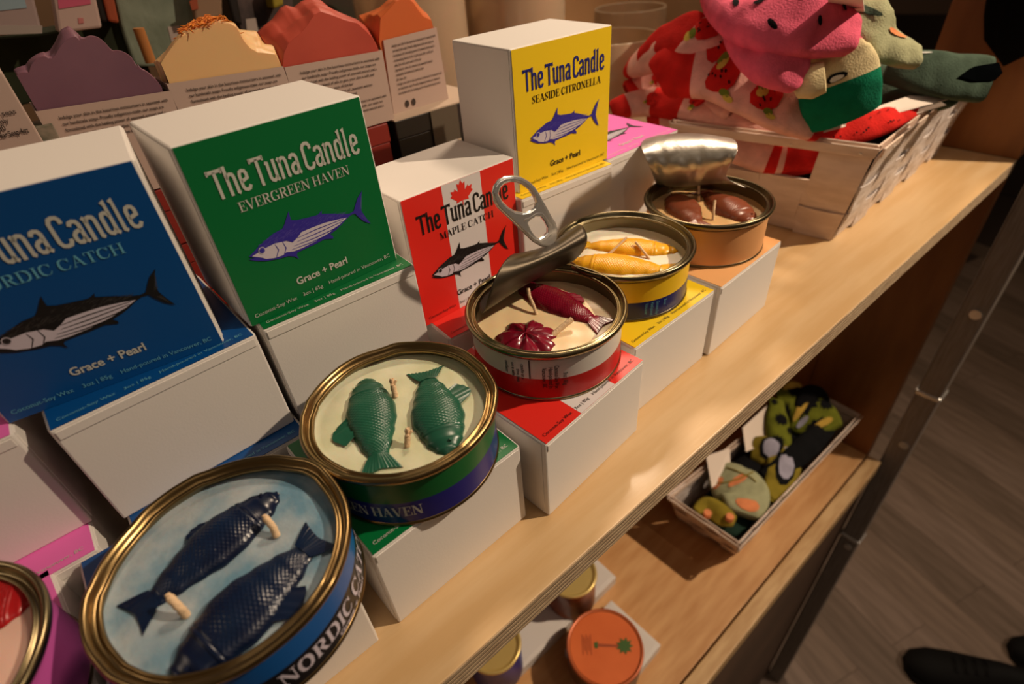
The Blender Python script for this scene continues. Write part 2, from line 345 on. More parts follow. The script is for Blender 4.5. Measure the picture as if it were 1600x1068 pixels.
up_(G().box((X1 + .0003, .136, FZ + .002), (X1 + .025, .60, -.019)), 'lower_side_panel', PANEL)
up_(G().box((X0, -.012, FZ + .002), (X1 + .03, .003, LZ - .031)), 'front_panel', mat('front_panel_brown', (96, 70, 52), .6, noise=(80, 58, 42), nscale=4))
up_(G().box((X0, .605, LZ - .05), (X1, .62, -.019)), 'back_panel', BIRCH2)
# clear-grey metal upright standing at the end panel's front edge
STEEL = mat('brushed_steel', (160, 148, 138), .34, metal=.0, noise=(138, 126, 116), nscale=30, stretch=(20, 20, 1))
post = thing('metal_upright', 'grey metal upright post at the front of the brown end panel', 'post', (.915, -.0325, FZ))
g = G().box((-.016, -.017, 0), (.016, .017, 2.2)); g.obj('post_tube', post, STEEL, bevel=.003)
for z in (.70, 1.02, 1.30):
    g = G(); g.tube([(-.019, -.004, z - 0), (-.0165, -.004, z)][::-1], .0075, 16); g.obj('highlight_disc', post, mat('bright_steel', (230, 226, 220), .3, metal=.6))  # bright discs added in place of white highlights on the post
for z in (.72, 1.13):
    G().box((-.018, -.019, z), (.018, .019, z + .010)).obj('highlight_collar', post, mat('bright_steel', (0, 0, 0)), bevel=.003)  # bright bands that likewise stand for highlights on the post

# ------------------------------------------------------------------ floor, walls
fl = tag(G().box((-1.5, -4.0, FZ - .03), (5, 3.5, FZ - .006)).obj('floor', None, mat('subfloor', (70, 56, 46), .8)), 'grey-brown plank floor running past the shelving unit', None, kind='structure')
pm = [mat('floor_oak_%d' % i, c, .5, noise=d, nscale=5, stretch=(9, 1, 1), bump=.1, bscale=30) for i, (c, d) in enumerate([((146, 124, 106), (124, 104, 88)), ((132, 112, 96), (112, 94, 78)), ((152, 130, 114), (130, 110, 94))])]
pw = .14; ang = radians(-16)
for i in range(26):
    for j in range(3):
        x = .15 + i * pw; y0 = -2.6 + j * 1.25 + (.5 if i % 2 else 0) * 1.25
        g = G().box((-pw / 2 + .0005, 0, -.006), (pw / 2 - .0005, 1.249, 0))
        o = g.obj('plank', fl, pm[(i * 7 + j * 3) % 3]); 
        c, s = cos(ang), sin(ang); xx, yy = x - .8, y0 + .3
        o.location = (.8 + xx * c - yy * s, -.3 + xx * s + yy * c, FZ); o.rotation_euler = (0, 0, ang)
WALLM = mat('warm_plaster', (150, 116, 84), .8, noise=(136, 104, 76), nscale=3)
tag(G().box((-1.5, 1.9, FZ), (5, 1.95, 2.4)).obj('wall_back', None, WALLM), 'tan wall far behind the shelves', None, kind='structure')
tag(G().box((4.9, -4, FZ), (5, 1.9, 2.4)).obj('wall_right', None, mat('dark_wall', (60, 48, 40), .8)), 'dim wall at the far end of the shop', None, kind='structure')

# ------------------------------------------------------------------ candle boxes
d = math.degrees
carton('flat', 'pink', -.1655, .036, .10, 0, 'magenta-topped box at the lower left, under the open can with a red fish', full=False, maker=True)
carton('flat', 'blue', -.0747, .0377, 0, 0, 'blue-topped box lying flat under the open can with two navy fish', full=False, fish=False, maker=False)
carton('flat', 'green', .0269, .0380, .0263, 0, 'green-topped box lying flat under the open can with two green fish', full=False, fish=False, maker=False)
carton('flat', 'red', .1262, .0310, .084, 0, 'red and white topped box under the can with the upright ring pull', full=False, fish=False, maker=False)
carton('flat', 'yellow', .2199, .0494, .0222, 0, 'yellow-topped box lying flat in the front row under the can with yellow fish', full=False, fish=False, maker=False)
carton('flat', 'peach', .3147, .0497, .0452, 0, 'peach-topped box at the right end of the front row, under the can with brown fish', full=False, fish=False, maker=False)
carton('flat', 'pink', -.1565, .1315, 0, 0, 'lowest magenta box in the left stack, a printed strip showing beside the blue can', full=False, fish=False, maker=False)
carton('flat', 'pink', -.155, .1505, 0, 1, 'upper magenta box of the left stack, its plain white side showing', full=False, fish=False, maker=False)
carton('flat', 'blue', -.052, .1313, .005, 0, 'lowest blue box of its stack, a thin blue strip showing behind the blue can', full=False, fish=False, maker=False)
carton('flat', 'blue', -.0535, .1402, .0383, 1, 'blue-topped box lying flat directly under the upright blue box', full=False, fish=False, maker=False)
carton('up', 'blue', -.0664, .1589, -.115, 2, 'upright blue box printed with a black and white tuna')
carton('flat', 'green', .041, .1435, 0, 0, 'lowest green box of its stack, hidden behind the can with green fish', full=False, fish=False, maker=False)
carton('flat', 'green', .0400, .1442, -.0206, 1, 'green-topped box lying flat directly under the upright green box', full=False, fish=False, maker=False)
carton('up', 'green', .0366, .1512, .0447, 2, 'upright green box printed with a violet tuna')
carton('flat', 'red', .1442, .1417, -.0389, 0, 'red-topped box lying flat under the upright maple leaf box', full=False, fish=False, maker=False)
carton('up', 'red', .1401, .1655, .0144, 1, 'upright red and white box with a maple leaf and a black tuna')
carton('flat', 'yellow', .231, .1600, -.02, 0, 'lowest yellow box of its stack, hidden behind the can with yellow fish', full=False, fish=False, maker=False)
carton('flat', 'yellow', .2297, .1615, -.0478, 1, 'yellow-topped box lying flat directly under the upright yellow box', full=False, fish=False, maker=False)
carton('up', 'yellow', .2353, .1698, -.0253, 2, 'upright yellow box printed with a blue tuna')
carton('flat', 'pink', .326, .1665, 0, 0, 'lower pink box of the right stack, behind the can with the rolled lid', full=False, fish=False, maker=False)
carton('flat', 'pink', .3225, .1653, 0, 1, 'pink-topped box with a tuna print lying flat, right of the upright yellow box', full=False)

# ------------------------------------------------------------------ candle cans
GOLD = mat('brass_tinplate', (158, 132, 90), .29, metal=1, noise=(132, 108, 70), nscale=18, bump=.25, bscale=60)
OLIVE = mat('olive_tinplate', (128, 116, 90), .28, metal=1, noise=(108, 98, 74), nscale=18)
PALEG = mat('pale_tinplate', (164, 148, 114), .27, metal=1, noise=(140, 126, 94), nscale=18)
SILV = mat('silver_tinplate', (214, 208, 198), .36, metal=.8, noise=(190, 184, 172), nscale=14, bump=1.0, bscale=55)
INNER = mat('can_inner_lacquer', (126, 116, 92), .35, metal=.85)
UNDER = mat('lid_underside', (74, 65, 52), .44, metal=.7, noise=(60, 52, 42), nscale=22)
CHROME = mat('polished_aluminium', (246, 244, 242), .24, metal=.82)
WICK = mat('cotton_wick', (220, 188, 150), .85, bump=.6, bscale=900)
RR, HC = .0482, .0363

def wax_fish(L, Wd, Ht, bend=0, fins=(), scale=.0018, seed=0):
    """half-relief fish along +x, snout at +L/2; returned as one closed-looking relief"""
    g = G(); ns, nf = 200, 64; rows = []
    prof = [(0, .16), (.05, .42), (.14, .68), (.26, .86), (.38, 1.0), (.5, .97), (.62, .80), (.74, .62), (.84, .42), (.9, .34), (.94, .34), (1.0, .36)]
    def wv(s):
        for (a, p), (b, q) in zip(prof, prof[1:]):
            if s <= b:
                t = (s - a) / (b - a); t = t * t * (3 - 2 * t); return p + (q - p) * t
        return prof[-1][1]
    body = .88
    def place(s, y, z):
        x = L / 2 - s * L; yy = y + bend * (1 - (2 * s - 1) ** 2)
        return (x, yy, z)
    for i in range(ns + 1):
        s = i / ns * body; hw = wv(s) * Wd / 2; hh = Ht * (wv(s) ** .75) * (1 if s < .8 else 1 - (s - .8) * 1.6)
        row = []
        for j in range(nf + 1):
            ph = pi * j / nf; cy, cz = cos(ph), sin(ph)
            y = hw * cy; z = hh * cz ** .8 - .0012
            if .24 < s < .84 and .12 < cz:
                b0 = (ph - pi / 2) / pi * 12; hgt = 0
                for kk in (0, 1):
                    a = s * L / scale + kk * .5; k = int(a); b = b0 + kk * .5
                    fa = a - k; fb = (b % 1) - .5; hgt = max(hgt, 1 - sqrt((fa - .35) ** 2 * 2.2 + (1.9 * fb) ** 2))
                z += .00042 * hgt * min(1, cz * 1.6)
            if s < .24: z += .0004 * (1 if abs(s - .215) < .012 and cz > .25 else 0)
            row.append(place(s, y, z))
        rows.append(row)
    g.grid(rows)
    # eye and mouth
    for sgn in (1,):
        g.tube([place(.09, Wd * .10, Ht * .52), place(.09, Wd * .105, Ht * .56)], .0008, 10)
    # tail fan with rays
    rows = []
    for i in range(13):
        t = i / 12; s0 = .86; row = []
        for j in range(29):
            v = j / 28 * 2 - 1; ln = (.12 + .035 * abs(v) ** 1.3) * t
            hw = Wd * (.17 + .22 * t ** .9)
            row.append(place(s0 + ln, v * hw, Ht * (.36 - .2 * t) * (1 - .35 * abs(v)) + .00035 * sin(v * 34) * t))
        rows.append(row)
    g.grid(rows); g.grid([[(x, y, z) for x, y, z in rows[-1]], [(x, y, -.001) for x, y, z in rows[-1]]])
    for s0, s1, sg, out in fins:
        rows = []
        for i in range(12):
            t = i / 11; row = []
            for j in range(9):
                q = j / 8; s = s0 + (s1 - s0) * t; hw = wv(min(s, .87)) * Wd / 2
                y = sg * (hw * .8 + q * out * sin(pi * (.15 + .8 * (1 - t))) ** .8)
                row.append(place(s + q * .07, y, Ht * .28 * (1 - q * .5) + .0004 * sin(t * 40)))
            rows.append(row)
        g.grid(rows)
    return g

def can(name_label, x, y, rim_m, bands, wax_m, wax_z=.0072, dent=0, seed=1, z=T, rz=0, rim_rough=.0):
    root = thing('fish_candle', name_label, 'candle', (x, y, z), rz, 'canned fish candles')
    rnd = random.Random(seed); ph = [rnd.uniform(0, 6.28) for _ in range(8)]
    def jit(a, r, zz, k):
        kink = sum(max(0, cos(a * n_ + ph[i])) ** 14 for i, n_ in enumerate((3, 4, 5))) - .3
        f = rim_rough * (kink * .5 + .35 * sin(5 * a + ph[3]) + .2 * sin(9 * a + ph[4]))
        return r + f * .8, zz + f * .7
    jl = jit if rim_rough else None
    R = RR; zt = HC
    g = G(); g.lathe([(R - .0042, zt - .0062), (R - .0016, zt - .0052), (R - .0004, zt - .0034), (R, zt - .0018), (R - .0005, zt - .0005), (R - .0014, zt), (R - .0024, zt - .0005),
                      (R - .003, zt - .0018), (R - .0038, zt - .0034), (R - .0047, zt - .0036), (R - .0053, zt - .0028), (R - .0058, zt - .0022), (R - .0064, zt - .0026), (R - .0066, zt - .0038), (R - .0052, zt - .0048)], 144, jl)
    g.obj('rim', root, rim_m, smooth=True)
    G().lathe([(R - .0050, zt - .0044), (R - .0044, zt - .006), (R - .0042, zt - wax_z - .002)], 96).obj('inner_wall', root, INNER, smooth=True)
    RB = R - .0030
    for nm, m_, a, b in bands:
        G().lathe([(RB, a), (RB, b)], 128).obj(nm, root, m_, smooth=True)
    G().lathe([(RB - .002, 0), (RB + .0002, .0002), (RB + .0007, .0011), (RB + .0002, .0022), (RB - .0001, .0024)], 96).obj('base_seam', root, rim_m, smooth=True)
    G().disc(RB - .002, 0.0001).obj('base', root, rim_m)
    G().lathe([(RB - .0004, zt - .0066), (R - .0026, zt - .0056)], 96).obj('neck', root, INNER, smooth=True)
    # wax pool, slightly uneven, climbing at the wall
    wz = zt - wax_z; rows = []
    for i in range(30):
        r = (R - .0043) * i / 29
        rows.append([(r * cos(a), r * sin(a), wz + .00022 * sin(r * cos(a) * 330 + ph[5]) * cos(r * sin(a) * 290 + ph[6]) + (.0009 * max(0, i / 29 - .93) / .07)) for a in [2 * pi * k / 72 for k in range(72)]])
    G().grid(rows, True).obj('wax', root, wax_m, smooth=True)
    return root, wz, RB
def put_fish(root, wz, m_, hx, hy, tx, ty, Wd, Ht, bend=0, fins=(), L=None, nm='wax_fish'):
    """head and tail given as the points where the photograph shows them on the wax"""
    a_, b_ = atz(hx, hy, root.location.z + wz + .002) - root.location, atz(tx, ty, root.location.z + wz + .002) - root.location
    hx, hy, tx, ty = a_.x, a_.y, b_.x, b_.y
    Lr = hypot(hx - tx, hy - ty); g = wax_fish(Lr, Wd, Ht, bend, fins)
    o = g.obj(nm, root, m_, smooth=True); rzz = root.rotation_euler.z
    c, s = cos(-rzz), sin(-rzz); mx, my = (hx + tx) / 2, (hy + ty) / 2
    o.location = (mx * c - my * s, mx * s + my * c, wz); o.rotation_euler = (0, 0, atan2(hy - ty, hx - tx) - rzz); return o
def wick(root, wz, pts, r=.0011, fray=0, seed=2):
    pts = [atz(a, b, root.location.z + wz + c * .001) - root.location for a, b, c in pts]; g = G(); P = [Vector(p) for p in pts]; fine = []
    for i in range(len(P) - 1):
        for t in (0, .25, .5, .75): fine.append(P[i].lerp(P[i + 1], t))
    fine.append(P[-1]); g.tube(fine, [r * (1 + .12 * (i % 2)) for i in range(len(fine))], 8)
    o = g.obj('wick', root, WICK, smooth=True)
    if fray:
        rnd = random.Random(seed); g = G(); top = fine[-1]; dr = (fine[-1] - fine[-2]).normalized()
        for i in range(14):
            v = (dr + Vector((rnd.uniform(-1, 1), rnd.uniform(-1, 1), rnd.uniform(-.6, .6))) * .9).normalized() * fray * rnd.uniform(.5, 1)
            g.tube([top - dr * .0004, top + v * .6, top + v], [r * .6, r * .55, r * .4], 5)
        g.obj('frayed_tip', o, WICK, smooth=True)
    return o
def can_text(root, body, m_, a_mid, span, z0, h, RB, offset=.0, style='sans', vertical=False, o=.0003):
    """lettering on the curved side: a_mid and span in degrees, measured in world directions"""
    rz = root.rotation_euler.z; g = G(); am = radians(a_mid) - rz
    if vertical:   # reads downward
        def F(u, v, oo): a = am - 0 + v / RB; zz = z0 - u; return ((RB + oo) * cos(a), (RB + oo) * sin(a), zz)
        text_on(g, body, F, 0, span, 0, h, offset, o)
    else:
        sp = radians(span)
        def F(u, v, oo): a = am + (u - .5) * sp; return ((RB + oo) * cos(a), (RB + oo) * sin(a), z0 + v)
        if style == 'serif': serif(g, body, F, 0, 1, 0, h, o, .17, .06)
        else: text_on(g, body, F, 0, 1, 0, h, offset, o)
    return g.obj('label_lettering', root, m_)

WXB = mat('wax_pale_blue', (100, 136, 156), .45, noise=(168, 176, 180), nscale=42, sub=.25, bump=.3, bscale=300)
WXG = mat('wax_cream_green', (196, 196, 160), .42, noise=(214, 212, 184), nscale=40, sub=.25, bump=.15, bscale=200)
WXR = mat('wax_cream', (236, 206, 160), .3, noise=(240, 212, 168), nscale=20, sub=.3)
WXY = mat('wax_white', (238, 228, 206), .35, sub=.25)
WXP = mat('wax_apricot', (232, 188, 132), .4, sub=.25)
WXK = mat('wax_blush', (226, 184, 168), .35, sub=.3)
FB = mat('fish_navy', (12, 30, 58), .27, sub=.1, noise=(10, 20, 46), nscale=60); FG = mat('fish_green', (30, 88, 66), .32, sub=.12, noise=(24, 76, 58), nscale=50)
FR = mat('fish_crimson', (120, 12, 36), .25, sub=.2); FY = mat('fish_yellow', (240, 176, 32), .3, sub=.25); FP = mat('fish_brown', (130, 68, 44), .3, sub=.2); FK = mat('fish_red', (170, 22, 26), .3, sub=.2)
BA = P_['blue']
NAVY = mat('label_navy', (24, 26, 118), .3); BLACKL = mat('label_black', (22, 22, 26), .3)

# pink can, lower left
c, wz, RB = can('gold-rimmed can of blush wax with a red fish, cut by the left picture edge', -.1215, .0815, PALEG, [('label_band', mat('label_magenta', (190, 84, 160), .35), .0024, .030)], WXK, seed=3)
put_fish(c, wz, FK, 58, 918, -130, 985, .026, .0055, fins=((.35, .6, 1, .008),))
wick(c, wz, [(-60, 930, 0), (-64, 915, 8)], .0013)
# blue can
c, wz, RB = can('large gold-rimmed can of pale blue wax with two navy fish', -.0186, .0548, GOLD, [('label_band', mat('label_blue', (20, 88, 160), .3), .0175, .030), ('label_band', BLACKL, .0024, .0175)], WXB, wax_z=.0078, seed=5, rim_rough=.0009)
put_fish(c, wz, FB, 432, 765, 203, 962, .0245, .0066, .0006, fins=((.3, .5, 1, .005),))
put_fish(c, wz, FB, 262, 1066, 500, 833, .0275, .0072, -.0004, fins=((.42, .66, 1, .008),))
wick(c, wz, [(433, 838, 0), (426, 822, 4), (414, 808, 7.4)], .0014, .0012)
wick(c, wz, [(292, 962, 0), (282, 950, 4.2), (264, 932, 8)], .0015, .0014)
can_text(c, 'NORDIC CATCH', INKL, -51, 88, .0072, .0082, RB, style='serif')
can_text(c, 'Grace + Pearl', INKL, -49, 30, .0036, .0026, RB, .02)
# green can
c, wz, RB = can('gold-rimmed can of cream-green wax with two green fish and frayed wicks', .0739, .0775, GOLD, [('label_band', mat('label_green', (8, 96, 44), .3), .0165, .030), ('label_band', NAVY, .0024, .0165)], WXG, wax_z=.0078, seed=9, rim_rough=.0008)
put_fish(c, wz, FG, 570, 588, 594, 733, .0250, .0070, 0, fins=((.36, .62, 1, .010),))
put_fish(c, wz, FG, 700, 706, 664, 576, .0262, .0072, 0, fins=((.42, .66, 1, .010),))
wick(c, wz, [(618, 620, 0), (614, 602, 5.5)], .0014, .0040)
wick(c, wz, [(636, 697, 0), (637, 680, 5)], .0014, .0038)
can_text(c, 'EVERGREEN HAVEN', INKW, -156, 84, .0074, .0066, RB, style='serif')
# red can
c, wz, RB = can('red and white can of cream wax with a crimson leaf and an upright ring pull', .1808, .0870, PALEG, [('label_band', mat('label_white', (214, 208, 200), .35), .0165, .030), ('label_band', mat('label_red', (186, 26, 24), .3), .0024, .0165)], WXR, wax_z=.0132, seed=11)
RED = c; wzr = wz
put_fish(c, wz, FR, 808, 440, 946, 506, .0235, .0068, 0, fins=((.35, .6, -1, .006),))
g = G(); n = 110; rows = []
for i in range(15):      # maple leaf relief
    t = i / 14; row = []
    for k in range(n):
        a = 2 * pi * k / n; lobes = (abs(cos(3.5 * a)) ** .9) * .17 + .83
        rr = .0185 * (lobes + .04 * sin(15 * a)); r = rr * t
        row.append((r * cos(a), r * sin(a), .0056 * (1 - t ** 3.2) * (.66 + .34 * abs(cos(3.5 * a)) ** 1.5) + .00030 * sin(r * 4200 + abs(((a * 5 / 2 / pi) % 1) - .5) * 18) * t - (.0008 if i == 14 else 0)))
    rows.append(row)
o = g.grid(rows, True).obj('wax_leaf', c, FR, smooth=True); q_ = atz(822, 530, c.location.z + wz) - c.location; o.location = (q_.x, q_.y, wz); o.rotation_euler = (0, 0, .5)
wick(c, wz, [(838, 491, 0), (834, 478, 4), (827, 462, 8), (825, 450, 11)], .0011)
wick(c, wz, [(861, 526, 0), (874, 514, 2.5), (894, 498, 6)], .0016, .0)
for body, am, z0, sp, h in (('3oz | 85g', -121.5, .0205, .0092, .0026), ('Coconut-Soy Wax', -127.6, .0262, .0168, .0026), ('Hand-poured in', -131.8, .0252, .0152, .0026), ('Vancouver, BC', -136.2, .0248, .0146, .0026), ('candle at a', -151, .0265, .0110, .002), ('time, keep', -154.5, .0225, .0100, .002), ('on a safe', -158, .0265, .0096, .002), ('surface', -163, .0265, .0082, .002)):
    can_text(c, body, INKB, am, sp, z0, h, RB, .012, vertical=True)
g = G(); g.grid([[((RB + .0003) * cos(radians(a)), (RB + .0003) * sin(radians(a)), z) for a in (-145.4, -144.9, -144.4)] for z in (.0165, .0298)]); g.obj('black_rule', c, INKB)
# yellow can
c, wz, RB = can('yellow and navy labelled can of white wax with two yellow fish', .2700, .1028, OLIVE, [('label_band', mat('label_yellow', (240, 196, 34), .35), .0150, .030), ('label_band', mat('label_deep_blue', (20, 30, 104), .3), .0024, .0150)], WXY, wax_z=.0132, seed=13)
put_fish(c, wz, FY, 1060, 388, 900, 380, .0225, .0062, .001)
put_fish(c, wz, FY, 893, 404, 1056, 419, .0245, .0066, 0)
wick(c, wz, [(951, 397, 0), (965, 385, 3.5), (979, 371, 7)], .0009)
wick(c, wz, [(1015, 405, 0), (1004, 391, 4), (993, 378, 7)], .0009)
for body, am, z0, sp in (('3oz', -103, .0135, .0045), ('Coconut-Soy', -110.5, .0138, .0104), ('Hand-poured', -115.5, .0138, .0102), ('Vancouver', -120.5, .0138, .0088)):
    can_text(c, body, INKC, am, sp, z0, .0024, RB, .0, vertical=True)
# apricot can
c, wz, RB = can('apricot-labelled can with brown fish and two thin wicks under a rolled-back silver lid', .3655, .1002, OLIVE, [('label_band', mat('label_apricot', (226, 164, 108), .45), .0024, .030)], WXP, wax_z=.0128, seed=15)
PEA = c
put_fish(c, wz, FP, 1050, 303, 1094, 352, .0270, .0085, 0)
put_fish(c, wz, FP, 1178, 344, 1096, 296, .0290, .0085, 0)
wick(c, wz, [(1092, 314, 0), (1092, 303, 6), (1092, 290, 11.5)], .0010)
wick(c, wz, [(1114, 344, 0), (1115, 330, 6), (1117, 313, 11.5)], .0010)

# peeled lids: rows of points from the hinge to the free end
def dens(row, n):
    P = [Vector(p) for p in row]; out = []
    for i in range(n):
        x = i / (n - 1) * (len(P) - 1); k = min(int(x), len(P) - 2); f = x - k; a, b, c_, d_ = P[max(k - 1, 0)], P[k], P[k + 1], P[min(k + 2, len(P) - 1)]
        out.append(.5 * ((2 * b) + (-a + c_) * f + (2 * a - 5 * b + 4 * c_ - d_) * f * f + (-a + 3 * b - 3 * c_ + d_) * f ** 3))
    return out
def sheet(rows, root, m_, name, smooth=True):
    loc = root.location; rz = root.rotation_euler.z
    g = G().grid([[tuple(Vector(p) - loc) for p in r] for r in rows])
    o = g.obj(name, root, m_, smooth=smooth, subsurf=3); s = o.modifiers.new('s', 'SOLIDIFY'); s.thickness = .0004; s.offset = 0
    return o
zr = T + HC - .003
R0 = [(.156, .1205, zr), (.168, .1265, zr), (.182, .129, zr), (.196, .1255, zr), (.206, .1185, zr)]
R0b = [(.148, .108, zr + .002), (.165, .109, zr + .001), (.184, .110, zr + .002), (.203, .107, zr + .004), (.219, .104, zr + .006)]
R1 = [aty(*p, .099) for p in ((757, 489), (800, 457), (840, 431), (880, 410), (911, 394))]
R2 = [aty(*p, .094) for p in ((763, 462), (800, 434), (842, 413), (885, 394), (918, 378))]
R3 = [aty(*p, .097) for p in ((778, 420), (808, 411), (848, 398), (885, 378), (917, 361))]
R4 = [aty(*p, .106) for p in ((797, 397), (826, 393), (855, 387), (884, 366), (907, 349))]
R5 = [aty(*p, .119) for p in ((808, 396), (833, 391), (858, 384), (884, 364), (902, 352))]
lid = sheet([R0, R0b, R1, R2, R3, R4, R5], RED, UNDER, 'peeled_lid')
# ring pull, cut from plate, standing on the lid's free end
cu = bpy.data.curves.new('r', 'CURVE'); cu.dimensions = '2D'; cu.fill_mode = 'BOTH'; cu.extrude = .00045; cu.bevel_depth = .0007; cu.bevel_resolution = 2; cu.offset = -.0006
YR = .108
def loc2(px, py): p = aty(700 + px / 4.854, 260 + py / 4.854, YR); return p.x, p.z
OUTR = [(345, 200), (355, 150), (385, 110), (430, 86), (490, 80), (550, 92), (605, 122), (650, 165), (685, 220), (715, 275), (745, 330), (775, 385), (805, 430), (820, 480), (815, 535), (795, 580), (765, 600), (705, 592), (645, 558), (590, 505), (535, 450), (480, 395), (425, 345), (380, 300), (352, 250)]
H1 = [(372, 205), (385, 160), (420, 122), (470, 106), (520, 110), (570, 130), (615, 168), (650, 220), (668, 270), (655, 318), (615, 345), (560, 356), (500, 345), (445, 312), (400, 265)]
H2 = [(598, 425), (620, 400), (662, 376), (700, 376), (728, 412), (752, 462), (752, 500), (722, 528), (688, 545), (655, 525), (622, 480)]
for L_, rev in ((OUTR, 0), (H1, 1), (H2, 1)):
    sp = cu.splines.new('POLY'); sp.points.add(len(L_) - 1); sp.use_cyclic_u = True
    for i, q in enumerate(L_): a, b = loc2(*q); sp.points[i].co = (a, b, 0, 1)
o = bpy.data.objects.new('r', cu); COL.objects.link(o); dg = bpy.context.evaluated_depsgraph_get(); dg.update()
me = bpy.data.meshes.new_from_object(o.evaluated_get(dg)); bpy.data.objects.remove(o)
g = G(); g.add([Vector((v.co.x, YR - v.co.z, v.co.y)) - RED.location for v in me.vertices], [tuple(p.vertices) for p in me.polygons])
ring = g.obj('ring_pull', RED, CHROME, recalc=True)
def rimtube(L_, rad, name, off=0):
    P = [Vector((loc2(*q)[0], YR - off, loc2(*q)[1])) - RED.location for q in L_]
    g = G(); g.tube(P + P[:2], rad, 8, False); g.obj(name, ring, CHROME, smooth=True)
rimtube(OUTR, .0010, 'rolled_edge'); rimtube(H1, .0008, 'rolled_edge')
rimtube([(570, 400), (610, 385), (660, 352), (705, 352), (738, 392), (775, 455), (775, 510), (740, 545), (692, 566), (645, 545), (600, 495)], .0007, 'nose_bead', .0006)
g = G(); a = loc2(735, 560); b = loc2(775, 520); p0 = Vector((a[0], YR + .001, a[1])) - RED.location; p1 = Vector((b[0], YR + .001, b[1])) - RED.location
g.tube([p0, (p0 + p1) / 2 + Vector((.001, .002, 0)), p1], .0014, 10); g.tube([(p0 + p1) / 2 + Vector((0, -.001, 0)), (p0 + p1) / 2 + Vector((.001, .006, -.004))], .0016, 12); g.obj('rivet', ring, CHROME, smooth=True)
# rolled-back lid of the apricot can
NV = Vector((.85, .527, 0)); CP = Vector((.3655, .1002, 0))
def pl(pts, dd): return [atplane(px, py, NV, CP, dd) for px, py in pts]
hz = T + HC - .003
hinge = [Vector((.3655 + .0405 * cos(radians(a)), .1002 + .0405 * sin(radians(a)), hz)) for a in (78, 55, 32, 9, -14)]
q1 = pl([(1026, 293), (1053, 296), (1080, 294), (1106, 288), (1129, 279)], .026)
q2 = pl([(1021, 275), (1050, 279), (1080, 278), (1110, 271), (1139, 261)], .014)
q3 = pl([(1012, 253), (1045, 259), (1080, 258), (1116, 252), (1150, 244)], .010)
q4 = pl([(1004, 236), (1040, 238), (1078, 237), (1116, 233), (1154, 230)], .016)
q5 = pl([(1000, 226), (1035, 219), (1078, 216), (1115, 214), (1149, 217)], .030)
q6 = pl([(1008, 216), (1040, 209), (1076, 207), (1104, 209), (1132, 214)], .050)
q7 = pl([(1016, 214), (1042, 210), (1074, 209), (1100, 211), (1120, 216)], .060)
hinge, q1, q2, q3, q4, q5, q6, q7 = [dens(r_, 19) for r_ in (hinge, q1, q2, q3, q4, q5, q6, q7)]
for k_, r_ in enumerate((q2, q3, q4)):
    for i_, p_ in enumerate(r_): p_ += NV * ((.0011, -.0006, .0002, -.0010, .0009, -.0002, .0005)[(i_ * 3 + k_) % 7] * (.6, 1, .7)[k_])
sheet([hinge, q1, q2, q3, q4, q5, q6, q7], PEA, SILV, 'rolled_lid')

